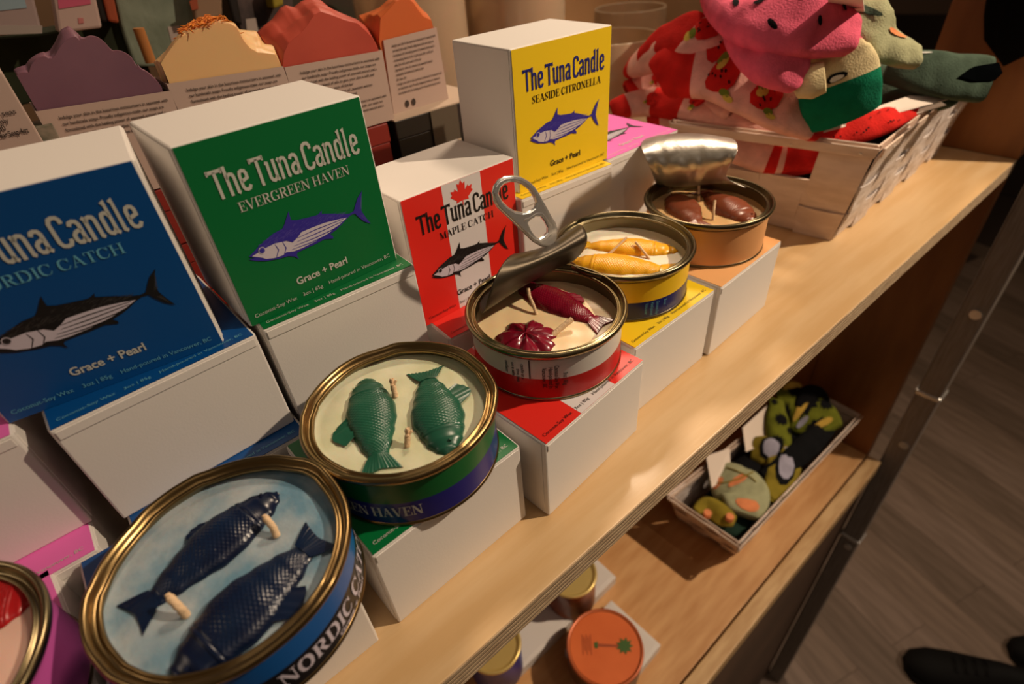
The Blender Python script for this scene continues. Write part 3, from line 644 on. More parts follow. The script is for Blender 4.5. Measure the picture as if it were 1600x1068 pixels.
# ------------------------------------------------------------------ woven baskets
SPL = mat('bleached_splint', (226, 202, 184), .6, noise=(208, 182, 162), nscale=10, stretch=(3, 3, 12), bump=.3, bscale=90)
SPL2 = mat('white_splint', (226, 216, 212), .45, noise=(190, 176, 168), nscale=14, stretch=(4, 4, 10), bump=.3, bscale=90)
STAPLE = mat('bright_steel', (0, 0, 0))
def basket(label, B, R, near_open=None, nv=(4, 7, 4, 7), nh=3):
    c0 = sum((Vector(b) for b in B), Vector()) / 4; root = thing('splint_basket', label, 'basket', c0, 0, 'splint baskets')
    B = [Vector(b) - c0 for b in B]; R = [Vector(r) - c0 for r in R]; cen = sum(B, Vector()) / 4
    G().prism([b + Vector((0, 0, .001)) for b in B], (0, 0, .002)).obj('base_panel', root, SPL, recalc=True)
    for k in range(4):
        b0, b1, r0, r1 = B[k], B[(k + 1) % 4], R[k], R[(k + 1) % 4]
        n = (b1 - b0).cross(r0 - b0).normalized(); mid = (b0 + b1) / 2
        if n.dot(mid - cen) < 0: n = -n
        def S(u, v, o): return b0.lerp(b1, u).lerp(r0.lerp(r1, u), v) + n * o
        m_ = SPL if k % 2 == 0 else SPL2; NV = nv[k]; wv_ = 1 / NV
        def strip(u0, u1, v0, v1, f, along, th=.0012):
            g = G(); rows = []; N_ = 24
            for i in range(N_ + 1):
                t = i / N_
                if along == 'u': q = [(u0 + (u1 - u0) * t, v0), (u0 + (u1 - u0) * t, v1)]
                else: q = [(u0, v0 + (v1 - v0) * t), (u1, v0 + (v1 - v0) * t)]
                o = f(q[0][0] if along == 'u' else q[0][1])
                rows.append([S(*q[0], o), S(*q[1], o), S(*q[1], o + th), S(*q[0], o + th)])
            g.grid(rows, True); g.poly(rows[0]); g.poly(rows[-1][::-1]); g.obj('splint', root, m_, recalc=True)
        for i in range(NV):
            u0, u1 = (i + .03) * wv_, (i + .97) * wv_; top = .97
            if near_open and k == near_open[0] and i in near_open[1]: top = .60
            ph = 1 if i % 2 else -1
            strip(u0, u1, .01, top, lambda v, ph=ph: .0016 * ph * cos(v * nh * pi * 1.05), 'v')
        for j in range(nh):
            v0, v1 = .04 + j * .9 / nh * .98, .04 + (j + .93) * .9 / nh * .98
            if near_open and k == near_open[0] and j == nh - 1: continue
            ph = 1 if j % 2 else -1
            strip(.005, .995, v0, v1, lambda u, ph=ph: .0016 * ph * sin((u * NV - .0) * pi), 'u')
        for o in (.0026, -.0030):
            g = G(); g.hexa([S(0, .93, o), S(1, .93, o), S(1, .93, o + .0018), S(0, .93, o + .0018)], [S(-.004, 1.02, o), S(1.004, 1.02, o), S(1.004, 1.02, o + .0018), S(-.004, 1.02, o + .0018)])
            g.obj('rim_strip', root, SPL, bevel=.0005, recalc=True)
        for u in ((.62, .93) if k == 0 else (.07, .5, .95)):
            g = G(); g.tube([S(u, .965, .0045), S(u + .012, .965, .0047)], .0008, 6); g.obj('staple', root, STAPLE)
    return root
basket('white splint basket heaped with strawberry and watermelon socks, on the upper board',
       [(.532, .222, 0), (.552, .066, 0), (.850, .078, 0), (.825, .232, 0)],
       [(.500, .232, .098), (.5425, .0485, .098), (.872, .066, .100), (.850, .248, .100)], near_open=(0, (1, 2)), nv=(4, 8, 4, 8))
zb = -.455
q = [atz(1045, 775, zb), atz(1155, 850, zb), atz(1343, 650, zb), atz(1262, 607, zb)]
basket('white splint basket of green and black socks, on the lower board',
       [(.528, .155, LZ + .0005), (.540, .056, LZ + .0005), (.838, .058, LZ + .0005), (.832, .150, LZ + .0005)], q, nv=(4, 9, 4, 9))

# ------------------------------------------------------------------ socks
from mathutils import noise as NZ
def knit(name, c): return mat(name, c, .95, spec=.15, bump=.8, bscale=700, noise=tuple(int(v * .9) for v in c), nscale=60)
KRED = knit('knit_red', (216, 40, 34)); KPINK = knit('knit_pale_pink', (244, 186, 172)); KBLK = knit('knit_black', (18, 18, 20)); KYEL = knit('knit_yellow', (222, 198, 90)); KGRN = knit('knit_leaf_green', (120, 140, 50))
KWM = knit('knit_watermelon', (240, 104, 132)); KCRM = knit('knit_cream', (230, 212, 164)); KCUF = knit('knit_emerald', (12, 122, 88)); KSAG = knit('knit_sage', (176, 176, 138)); KDG = knit('knit_dark_green', (72, 88, 74))
KORG = knit('knit_orange', (240, 148, 98)); KOLV = knit('knit_olive', (112, 116, 34)); KOCH = knit('knit_ochre', (146, 128, 44)); KLIL = knit('knit_lilac', (168, 164, 182)); KMUS = knit('knit_mustard', (206, 168, 74)); KWHT = knit('knit_white', (226, 224, 216))
def crom(P, t):
    n = len(P) - 1; x = min(max(t, 0), 1) * n; i = min(int(x), n - 1); f = x - i
    a, b, c_, d_ = P[max(i - 1, 0)], P[i], P[i + 1], P[min(i + 2, n)]
    return .5 * ((2 * b) + (-a + c_) * f + (2 * a - 5 * b + 4 * c_ - d_) * f * f + (-a + 3 * b - 3 * c_ + d_) * f ** 3)
def soft(path, hw, th, N, parent, m_, name, zones=None, wr=.0025, seed=0, open_end=False, loc=Vector()):
    """a soft flattened tube (folded knitwear); returns its surface S(t, a) for knitted patches"""
    P = [Vector(p) for p in path]; n = len(P) - 1
    hwf = lambda t: crom([Vector((v, 0, 0)) for v in hw], t).x; thf = lambda t: crom([Vector((v, 0, 0)) for v in th], t).x
    N = Vector(N).normalized()
    def frame(t):
        c = crom(P, t); tg = (crom(P, min(t + .01, 1)) - crom(P, max(t - .01, 0))).normalized(); s = tg.cross(N).normalized(); nn = s.cross(tg).normalized(); return c, s, nn
    def S(t, ph, o=0):
        c, s, nn = frame(t); w_, h_ = hwf(t), thf(t)
        e = .35 if t < .5 else .35
        cap = min(1, max(t, .0) / .05, (1 - t) / .05) if not open_end else min(1, t / .05 + 0)
        cap = sqrt(max(0, 1 - (1 - max(cap, .02)) ** 2))
        cx = cos(ph); sy = sin(ph); x = (abs(cx) ** .8) * (1 if cx > 0 else -1) * w_ * (.55 + .45 * cap); y = (abs(sy) ** .7) * (1 if sy > 0 else -1) * h_ * cap
        p = c + s * x + nn * y
        q = p * 34 + Vector((seed * 3.1, seed, 0)); d_ = NZ.noise(q) * wr + NZ.noise(q * 2.3) * wr * .7
        return p + nn * (d_ + o) * (1 if sy > -.2 else -.3)
    zones = zones or [(0, 1, m_)]
    g = G(); nt, nf = 56, 30
    rows = [[S(i / nt, 2 * pi * k / nf) - loc for k in range(nf)] for i in range(nt + 1)]
    base = len(g.v); g.v = [tuple(p) for r in rows for p in r]
    for i in range(nt):
        t = (i + .5) / nt; mm = [z[2] for z in zones if z[0] <= t <= z[1]][0]; g.mat(mm)
        for k in range(nf):
            g.f.append((i * nf + k, i * nf + (k + 1) % nf, (i + 1) * nf + (k + 1) % nf, (i + 1) * nf + k)); g.mi.append(g.cur)
    g.mat(zones[0][2]).f.append(tuple(range(nf))); g.mi.append(g.cur)
    g.mat(KBLK if open_end else zones[-1][2]).f.append(tuple(nt * nf + k for k in range(nf))[::-1]); g.mi.append(g.cur)  # open ends are capped in black for the shade inside
    return g.obj(name, parent, None, smooth=True), S
def patch(S, t, a, pts, size, m_, parent, name, rot=0, asp=1, o=.0012, loc=Vector()):
    """a flat knitted figure mapped on the upper side: t along, a across (0..pi)"""
    c, s = cos(rot), sin(rot); V = []
    for x, y in pts:
        X, Y = (x * c - y * s) * size, (x * s + y * c) * size * asp
        V.append(S(t + X, a + Y * 9, o) - loc)
    ce = sum(V, Vector()) / len(V); ce = S(t, a, o) - loc; g = G(); n = len(V)
    V2 = []
    for x, y in pts:
        X, Y = (x * c - y * s) * size * .5, (x * s + y * c) * size * asp * .5; V2.append(S(t + X, a + Y * 9, o) - loc)
    g.add([ce] + V2 + V, [(0, 1 + i, 1 + (i + 1) % n) for i in range(n)] + [(1 + i, 1 + n + i, 1 + n + (i + 1) % n, 1 + (i + 1) % n) for i in range(n)])
    return g.obj(name, parent, m_, smooth=True, recalc=False)
BERRY = [(-.9, 0), (-.7, .55), (-.2, .85), (.4, .75), (.9, .3), (1.05, 0), (.9, -.3), (.4, -.75), (-.2, -.85), (-.7, -.55)]
BLOB = [(cos(2 * pi * i / 10), sin(2 * pi * i / 10)) for i in range(10)]
def berry(S, t, a, size, parent, rot, loc, seed):
    patch(S, t, a, BERRY, size, KRED, parent, 'strawberry_motif', rot, loc=loc)
    rnd = random.Random(seed); c, s = cos(rot), sin(rot)
    for i in range(7):
        x, y = rnd.uniform(-.55, .7), rnd.uniform(-.5, .5); X, Y = (x * c - y * s) * size, (x * s + y * c) * size
        patch(S, t + X, a + Y * 9, [(q * 1.6, r * .7) for q, r in BLOB], size * .07, KBLK, parent, 'seed_motif', rot, o=.0019, loc=loc)
    for q, m_ in ((-.95, KGRN), (-1.3, KYEL)):
        X, Y = q * c * size, q * s * size; patch(S, t + X, a + Y * 9, BLOB, size * .26, m_, parent, 'leaf_motif', rot, o=.0016, loc=loc)
NN = (-.62, -.38, .68)
def sock(label, group='knitted socks in the upper basket', loc=(.65, .15, .05)): return thing('sock', label, 'sock', loc, 0, group)
def Z(*q): return [atz(px, py, z) for px, py, z in q]
# strawberry pair, front
r = sock('folded pink sock with red strawberries and red cuff, front of the heap'); L0 = r.location.copy()
P = Z((1030, 130, .135), (1060, 108, .148), (1120, 104, .152), (1180, 128, .145), (1235, 168, .128), (1285, 207, .105))
o, S = soft(P, [.022, .029, .032, .032, .024, .010], [.010, .013, .013, .012, .010, .005], NN, r, None, 'knit_body', [(0, .30, KRED), (.30, .93, KPINK), (.93, 1, KRED)], seed=1, loc=L0)
for i, (t, a, sz, ro) in enumerate([(.40, 2.0, .070, 2.4), (.62, 2.05, .080, 2.2), (.50, 1.05, .080, 2.5), (.70, 1.25, .065, 2.4), (.86, 2.1, .04, 2.2)]): berry(S, t, a, sz, r, ro, L0, i)
r = sock('folded pink and red sock bundle at the left back of the upper basket'); L0 = r.location.copy()
P = Z((985, 108, .135), (1010, 92, .150), (1060, 72, .165), (1110, 62, .172), (1160, 80, .16))
o, S = soft(P, [.012, .017, .020, .020, .018], [.007, .010, .012, .012, .010], NN, r, None, 'knit_body', [(0, .12, KRED), (.12, .5, KPINK), (.5, 1, KPINK)], seed=2, loc=L0)
P = Z((1000, 92, .150), (1040, 66, .168), (1085, 50, .178), (1120, 60, .17))
o2, S2 = soft(P, [.012, .018, .020, .014], [.006, .008, .008, .006], NN, r, None, 'knit_band', [(0, 1, KRED)], seed=3, loc=L0)
berry(S, .72, 1.8, .08, r, .4, L0, 9)
for k, (lab, pts, hw, zz, sd, bs) in enumerate([
    ('lower pink strawberry sock sticking out at the left of the basket', ((978, 142), (1030, 128), (1090, 140), (1150, 170)), [.011, .014, .016, .014], (.118, .122, .122, .115), 4, 2),
    ('dark red and pink striped sock fold lying on the basket edge by the pink box', ((955, 172), (1010, 160), (1070, 165), (1140, 178), (1230, 196)), [.011, .015, .016, .015, .010], (.105, .108, .11, .108, .102), 5, 3),
    ('strawberry sock fold between the basket rim and the big strawberry sock', ((1010, 182), (1080, 172), (1160, 186), (1250, 208)), [.014, .018, .016, .010], (.094, .100, .104, .098), 6, 2),
    ('pink sock bulging through the gap in the near side of the basket', ((1120, 212), (1170, 226), (1225, 240), (1290, 236)), [.020, .022, .022, .018], (.086, .080, .074, .074), 7, 0),
    ('red strawberry sock lying along the front rim of the basket', ((1255, 212), (1320, 204), (1380, 190), (1430, 168)), [.012, .014, .012, .008], (.097, .100, .103, .104), 8, 0)]):
    r = sock(lab); L0 = r.location.copy(); P = [atz(px, py, z) for (px, py), z in zip(pts, zz)]
    zn = [(0, .12, KRED), (.12, .3, KPINK), (.3, .5, KRED), (.5, 1, KPINK)] if k in (1,) else ([(0, .55, KPINK), (.55, .62, KRED), (.62, .66, KPINK), (.66, 1, KRED)] if k == 3 else ([(0, 1, KRED)] if k == 4 else [(0, .1, KRED), (.1, 1, KPINK)]))
    o, S = soft(P, hw, [h * .55 for h in hw], NN, r, None, 'knit_body', zn, seed=sd, loc=L0)
    for i in range(bs): berry(S, .3 + i * .28, 1.5 + .3 * (i % 2), .055, r, .3 + i, L0, sd + i)
    if k == 4:
        rnd = random.Random(4)
        for i in range(16): patch(S, rnd.uniform(.1, .8), rnd.uniform(.9, 2.3), BLOB, .008, KBLK, r, 'seed_motif', loc=L0)
# watermelon sock
r = sock('watermelon sock with black seeds, cream band and emerald cuff on the heap'); L0 = r.location.copy()
P = Z((1120, -50, .215), (1155, 0, .205), (1215, 26, .200), (1280, 38, .195), (1336, 56, .185))
o, SA = soft(P, [.022, .030, .031, .027, .015], [.012, .014, .014, .013, .008], NN, r, None, 'foot', [(0, 1, KWM)], seed=11, loc=L0, wr=.004)
P = Z((1145, 20, .19), (1178, 62, .180), (1222, 98, .170), (1246, 138, .152))
o, SB = soft(P, [.014, .022, .024, .007], [.010, .012, .012, .006], NN, r, None, 'heel', [(0, 1, KWM)], seed=12, loc=L0, wr=.003)
P = Z((1296, 68, .178), (1300, 92, .168), (1308, 118, .155), (1312, 148, .140), (1314, 178, .122))
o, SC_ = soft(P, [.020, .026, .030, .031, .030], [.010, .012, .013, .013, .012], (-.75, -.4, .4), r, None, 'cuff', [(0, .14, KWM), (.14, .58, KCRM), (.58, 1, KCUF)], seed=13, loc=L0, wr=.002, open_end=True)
P = Z((1240, 140, .15), (1262, 128, .156), (1290, 120, .16)); soft(P, [.008, .014, .012], [.006, .008, .008], NN, r, None, 'cream_fold', [(0, 1, KCRM)], seed=14, loc=L0)
patch(SC_, .42, 1.45, [(q * 1.3, s_ * .8) for q, s_ in BLOB], .055, KBLK, r, 'seed_motif', .3, asp=.5, loc=L0); patch(SC_, .42, 1.45, [(q * 1.3, s_ * .8) for q, s_ in BLOB], .036, KWHT, r, 'seed_motif', .3, asp=.5, o=.002, loc=L0)
rnd = random.Random(8)
for i, (t, a) in enumerate([(.30, 1.9), (.44, 1.5), (.55, 1.1), (.62, 1.9), (.72, 1.4), (.82, 1.9), (.5, 2.2), (.36, 1.2)]): patch(SA, t, a, [(q * 1.7, s_ * .8) for q, s_ in BLOB], .012, KBLK, r, 'seed_motif', rnd.uniform(-.6, .6), loc=L0)
for t, a in ((.3, 1.4), (.65, 1.7)): patch(SB, t, a, [(q * 1.7, s_ * .8) for q, s_ in BLOB], .02, KBLK, r, 'seed_motif', .5, loc=L0)
# sage sock at the back
r = sock('sage sock with an orange patch and a dark green open cuff'); L0 = r.location.copy()
P = Z((1310, -50, .215), (1332, 5, .20), (1362, 45, .185), (1398, 74, .17), (1436, 90, .16))
o, S = soft(P, [.020, .021, .019, .015, .010], [.006] * 5, NN, r, None, 'knit_body', [(0, 1, KSAG)], seed=21, loc=L0, wr=.005)
patch(S, .70, 2.0, [(q * 1.6, s_ * .5) for q, s_ in BLOB], .07, KORG, r, 'orange_motif', .4, asp=.5, loc=L0); patch(S, .38, 1.6, [(q * 2.4, s_ * .4) for q, s_ in BLOB], .05, KDG, r, 'green_motif', .4, asp=.6, loc=L0)
P = Z((1385, 104, .140), (1430, 110, .138), (1480, 118, .132), (1515, 122, .127), (1538, 125, .124))
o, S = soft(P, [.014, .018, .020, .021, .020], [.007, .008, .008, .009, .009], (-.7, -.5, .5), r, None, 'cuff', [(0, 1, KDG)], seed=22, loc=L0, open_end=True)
patch(S, .26, 2.4, [(q * 1.4, s_ * .5) for q, s_ in BLOB], .04, KWHT, r, 'white_motif', .4, asp=.4, loc=L0)
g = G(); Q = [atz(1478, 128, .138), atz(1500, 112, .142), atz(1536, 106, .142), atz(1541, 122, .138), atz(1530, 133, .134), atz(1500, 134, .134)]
g.prism([q_ - L0 + Vector((-.012, -.012, .008)) for q_ in Q], (.004, .004, -.003)); g.obj('cuff_hollow_shade', r, mat('painted_hollow_shade', (4, 5, 6), .95, spec=0), recalc=True)  # solid black plate painted as the shade within the cuff
r = sock('dark green sock lying low at the far end of the upper basket'); L0 = r.location.copy()
P = Z((1345, 128, .118), (1400, 138, .116), (1450, 142, .112), (1490, 145, .108)); soft(P, [.022, .024, .022, .014], [.010] * 4, NN, r, None, 'knit_body', [(0, 1, KDG)], seed=23, loc=L0)
r = sock('black sock filling the upper basket below the others'); L0 = r.location.copy()
soft([Vector((.58, .14, .05)), Vector((.66, .14, .062)), Vector((.76, .15, .062)), Vector((.82, .15, .055))], [.06, .065, .065, .05], [.025, .03, .03, .025], (0, 0, 1), r, None, 'knit_body', [(0, 1, KBLK)], seed=24, loc=L0)
CARD = mat('sock_card', (224, 206, 190), .6)
def card(label, quad, m_=CARD, th=.0009, name='sock_card', group=None):
    Q = [Vector(p) for p in quad]; n = (Q[1] - Q[0]).cross(Q[2] - Q[0]).normalized(); c0 = Q[0].copy()
    g = G(); g.prism([q_ - c0 for q_ in Q], -n * th); o = g.obj(name, None, m_, recalc=True, bevel=.0002); o.location = c0; return tag(o, label, 'card', group)
card('long white card lying across the socks along the front rim', Z((1284, 208, .103), (1276, 198, .108), (1420, 150, .118), (1500, 151, .112)))
card('white card standing behind the watermelon sock', Z((1300, 22, .19), (1285, -40, .24), (1345, -40, .24), (1352, 24, .19)))
card('narrow card under the red sock at the front rim', Z((1330, 208, .099), (1340, 200, .101), (1470, 160, .106), (1478, 165, .104)))
card('white card edge beside the pink box at the left end of the basket', Z((962, 158, .10), (1000, 138, .11), (1045, 135, .11), (1000, 165, .10)))

# lower basket contents
GL = 'socks in the lower basket'; LL = (.66, .1, -.5); NL = (-.45, -.35, .8)
def Zl(*q): return [atz(px, py, z) for px, py, z in q]
r = sock('black sock under the others in the lower basket', GL, LL); L0 = r.location.copy()
soft([Vector((.53, .10, -.505)), Vector((.62, .10, -.495)), Vector((.72, .10, -.492)), Vector((.82, .10, -.50))], [.034, .039, .039, .034], [.024, .030, .030, .024], (0, 0, 1), r, None, 'knit_body', [(0, 1, KBLK)], seed=30, loc=L0)
r = sock('dark green sock in the near corner of the lower basket', GL, LL); L0 = r.location.copy()
soft(Zl((1090, 800, -.49), (1122, 816, -.488), (1150, 820, -.486), (1170, 796, -.486)), [.010, .014, .016, .012], [.008] * 4, NL, r, None, 'knit_body', [(0, 1, knit('knit_bottle_green', (34, 56, 46)))], seed=31, loc=L0)
r = sock('pale sage sock with orange patches in the near half of the lower basket', GL, LL); L0 = r.location.copy()
o, S = soft(Zl((1120, 735, -.462), (1140, 752, -.456), (1160, 775, -.455), (1158, 805, -.462)), [.020, .034, .040, .022], [.010, .014, .015, .010], NL, r, None, 'knit_body', [(0, 1, KSAG)], seed=32, loc=L0)
for t, a, sz in ((.30, 1.0, .075), (.48, 1.75, .06), (.84, 1.7, .08)): patch(S, t, a, BLOB, sz, KORG, r, 'orange_motif', .2, asp=.7, loc=L0)
for a, b in (((.30, 1.0), (.48, 1.75)), ((.48, 1.75), (.5, 2.6)), ((.2, 1.9), (.6, 2.2))):
    g = G(); g.tube([S(a[0] + (b[0] - a[0]) * i / 8, a[1] + (b[1] - a[1]) * i / 8, .001) - L0 for i in range(9)], .0011, 6); g.obj('stitched_line', r, KOCH)
soft(Zl((1088, 800, -.465), (1105, 790, -.462), (1130, 805, -.462), (1148, 815, -.466)), [.008, .014, .016, .008], [.006] * 4, NL, r, None, 'folded_toe', [(0, 1, KOCH)], seed=33, loc=L0)
for px, py in ((1106, 800), (1141, 806)):
    o = G(); c_ = atz(px, py, -.452) - L0; o.tube([c_ - Vector((0, 0, .008)), c_], .006, 14); o.obj('orange_motif', r, KORG)
r = sock('ochre sock with a lilac shape outlined in black, in the middle of the lower basket', GL, LL); L0 = r.location.copy()
o, S = soft(Zl((1175, 700, -.458), (1195, 705, -.455), (1222, 715, -.458), (1218, 748, -.462), (1200, 780, -.468)), [.02, .026, .028, .024, .014], [.010, .013, .014, .012, .008], NL, r, None, 'knit_body', [(0, 1, KOCH)], seed=34, loc=L0)
for sz, m_, o_ in ((.135, KBLK, .001), (.092, KLIL, .0022)):
    patch(S, .30, 1.9, BLOB, sz, m_, r, 'bird_motif', .2, asp=.75, o=o_, loc=L0); patch(S, .66, 1.6, [(q * 1.3, s_ * .6) for q, s_ in BLOB], sz, m_, r, 'bird_motif', 0, asp=.8, o=o_, loc=L0)
r = sock('olive sock with mustard patches and black jagged marks, far half of the lower basket', GL, LL); L0 = r.location.copy()
o, S = soft(Zl((1215, 640, -.455), (1240, 640, -.450), (1270, 655, -.450), (1292, 678, -.455)), [.036, .042, .042, .030], [.014, .018, .018, .012], NL, r, None, 'knit_body', [(0, 1, KOLV)], seed=35, loc=L0)
o, S2 = soft(Zl((1212, 625, -.44), (1214, 660, -.438), (1218, 690, -.445), (1222, 712, -.455)), [.012, .018, .018, .012], [.008, .012, .012, .008], NL, r, None, 'folded_leg', [(0, 1, KOLV)], seed=36, loc=L0)
JAG = [(cos(2 * pi * i / 22) * (1 if i % 2 else .62), sin(2 * pi * i / 22) * (1 if i % 2 else .62)) for i in range(22)]
for S_, t, a, sz in ((S, .5, 1.9, .13), (S, .82, 1.3, .10), (S2, .35, 1.8, .10), (S2, .7, 1.2, .10), (S, .2, 1.2, .10), (S, .3, 2.4, .08), (S, .66, 2.4, .08), (S2, .5, 2.5, .07), (S2, .12, 1.2, .07)): patch(S_, t, a, JAG, sz, KBLK, r, 'black_motif', .3, asp=.7, o=.001, loc=L0)
for S_, t, a, sz in ((S, .46, 1.6, .075), (S, .84, 1.6, .06)): patch(S_, t, a, [(q * .8, s_ * 1.3) for q, s_ in BLOB], sz, KMUS, r, 'mustard_motif', .1, asp=.7, o=.0025, loc=L0)
for S_, t, a in ((S2, .86, 1.9), (S, .62, 1.1)): patch(S_, t, a, BLOB, .06, KLIL, r, 'lilac_motif', .1, asp=.7, o=.0025, loc=L0)
r = sock('mustard toe of a sock at the back of the lower basket, near the board above', GL, LL); L0 = r.location.copy()
soft(Zl((1225, 612, -.43), (1238, 606, -.425), (1250, 605, -.43)), [.008, .012, .008], [.006] * 3, NL, r, None, 'knit_body', [(0, 1, KMUS)], seed=37, loc=L0)
r = sock('black sock humped at the back of the lower basket', GL, LL); L0 = r.location.copy()
soft(Zl((1250, 640, -.44), (1262, 618, -.425), (1278, 622, -.43), (1284, 640, -.44)), [.012, .018, .018, .012], [.008, .012, .012, .008], NL, r, None, 'knit_body', [(0, 1, KBLK)], seed=38, loc=L0)
r = sock('black sock along the front side of the lower basket', GL, LL); L0 = r.location.copy()
soft(Zl((1192, 748, -.462), (1225, 726, -.456), (1262, 695, -.450), (1296, 664, -.452)), [.012, .018, .020, .014], [.008, .012, .012, .008], NL, r, None, 'knit_body', [(0, 1, KBLK)], seed=39, loc=L0)
card('white sock card in the lower basket, nearest the left end', Zl((1103, 712, -.44), (1140, 700, -.44), (1142, 742, -.452), (1112, 762, -.452)))
card('white sock card in the lower basket beside the olive sock', Zl((1160, 668, -.436), (1202, 630, -.436), (1204, 690, -.45), (1165, 706, -.45)))

# ------------------------------------------------------------------ tins on the lower board
WB = mat('low_white_card', (214, 206, 200), .5)
def lbox(label, x, y, w_, d_, h_, rz, m_=WB, name='gift_box'):
    t = thing(name, label, 'box', (x, y, LZ + .0006), rz)
    G().box((0, 0, 0), (w_, d_, h_)).obj('carton', t, m_, bevel=.001)
    G().box((.004, .004, h_ - .0005), (w_ - .004, d_ - .004, h_ + .0012)).obj('lid_panel', t, m_, bevel=.0006)
    return t
z1 = LZ + .022
A = atz(963, 900, z1); Bp = atz(815, 1068, z1)
lbox('long white box under the amber and blue tins on the lower board', A.x - .24, A.y, .24, .10, .020, 0)
Cc = atz(1032, 1005, z1)
lbox('small white box under the orange palm-tree tin', Cc.x - .10, Cc.y - .004, .10, .088, .020, .03)
def tin(label, ctr, r, h, body, rimm, top=None, lid=True):
    t = thing('round_tin', label, 'tin', (ctr.x, ctr.y, z1), 0)
    G().lathe([(.0, 0.0002), (r - .002, .0002), (r - .0008, .001), (r - .0008, h - .004)], 64).obj('tin_body', t, body, smooth=True)
    G().lathe([(r - .001, h - .006), (r + .0006, h - .005), (r + .001, h - .003), (r + .0004, h - .0005), (r - .0012, h), (r - .003, h - .0012), (r - .005, h - .003)], 64).obj('rolled_rim', t, rimm, smooth=True)
    G().disc(r - .004, h - (.0016 if top else .004)).obj('lid_disc', t, top or rimm)
    return t
GOLD2 = mat('bright_gold_tin', (236, 208, 130), .3, metal=.55)
tin('amber tin with a bright gold rim half under the upper board', atz(892, 893, z1 + .068), .036, .068, mat('amber_label', (168, 92, 48), .35, noise=(120, 50, 28), nscale=50), GOLD2)
tin('navy tin with a bright gold rim half under the upper board', atz(770, 1004, z1 + .068), .036, .068, mat('navy_star_label', (14, 36, 150), .35), GOLD2)
ORG = mat('orange_lid', (222, 112, 58), .4, noise=(206, 98, 48), nscale=12)
h_ = .045; ct = atz(945, 1009, z1 + h_); r_ = .0495
t = tin('orange-lidded tin with a palm tree print on the lower board', ct, r_, h_, mat('tin_side_brown', (120, 88, 66), .4, metal=.6), mat('tin_rim_orange', (186, 96, 56), .35, metal=.3), ORG)
def TL(px, py, o=.0003): p = atz(px, py, z1 + h_); return Vector((p.x - ct.x, p.y - ct.y, h_ - .0016 + o))
g = G().mat(mat('palm_green', (60, 92, 34), .5)); c0 = (976, 1008)
for i in range(9):
    a = 2 * pi * i / 9; dx, dy = cos(a), sin(a); g.poly([TL(c0[0], c0[1], .0008 + i * .00002), TL(c0[0] + 8 * dx - 3 * dy, c0[1] + 8 * dy + 3 * dx, .0008 + i * .00002), TL(c0[0] + 14 * dx, c0[1] + 14 * dy, .0008 + i * .00002), TL(c0[0] + 7 * dx + 3 * dy, c0[1] + 7 * dy - 3 * dx, .0008 + i * .00002)])
g.mat(mat('palm_trunk', (156, 70, 36), .5)).poly([TL(932, 1004, .0005), TL(974, 1007, .0005), TL(974, 1010, .0005), TL(932, 1009, .0005)])
g.mat(mat('palm_green', (0, 0, 0))).poly([TL(928, 1003, .0006), TL(934, 1001, .0006), TL(934, 1012, .0006), TL(929, 1011, .0006)]); g.obj('palm_tree_print', t)
g = G()
for i in range(5): g.poly([TL(909 + i * 3.2, 990 + (i % 2) * 4, .0005), TL(910 + i * 3.2, 990 + (i % 2) * 4, .0005), TL(912 + i * 3.2, 1022 - (i % 2) * 6, .0005), TL(911 + i * 3.2, 1022 - (i % 2) * 6, .0005)])
g.obj('lid_print', t, mat('palm_trunk', (0, 0, 0)))

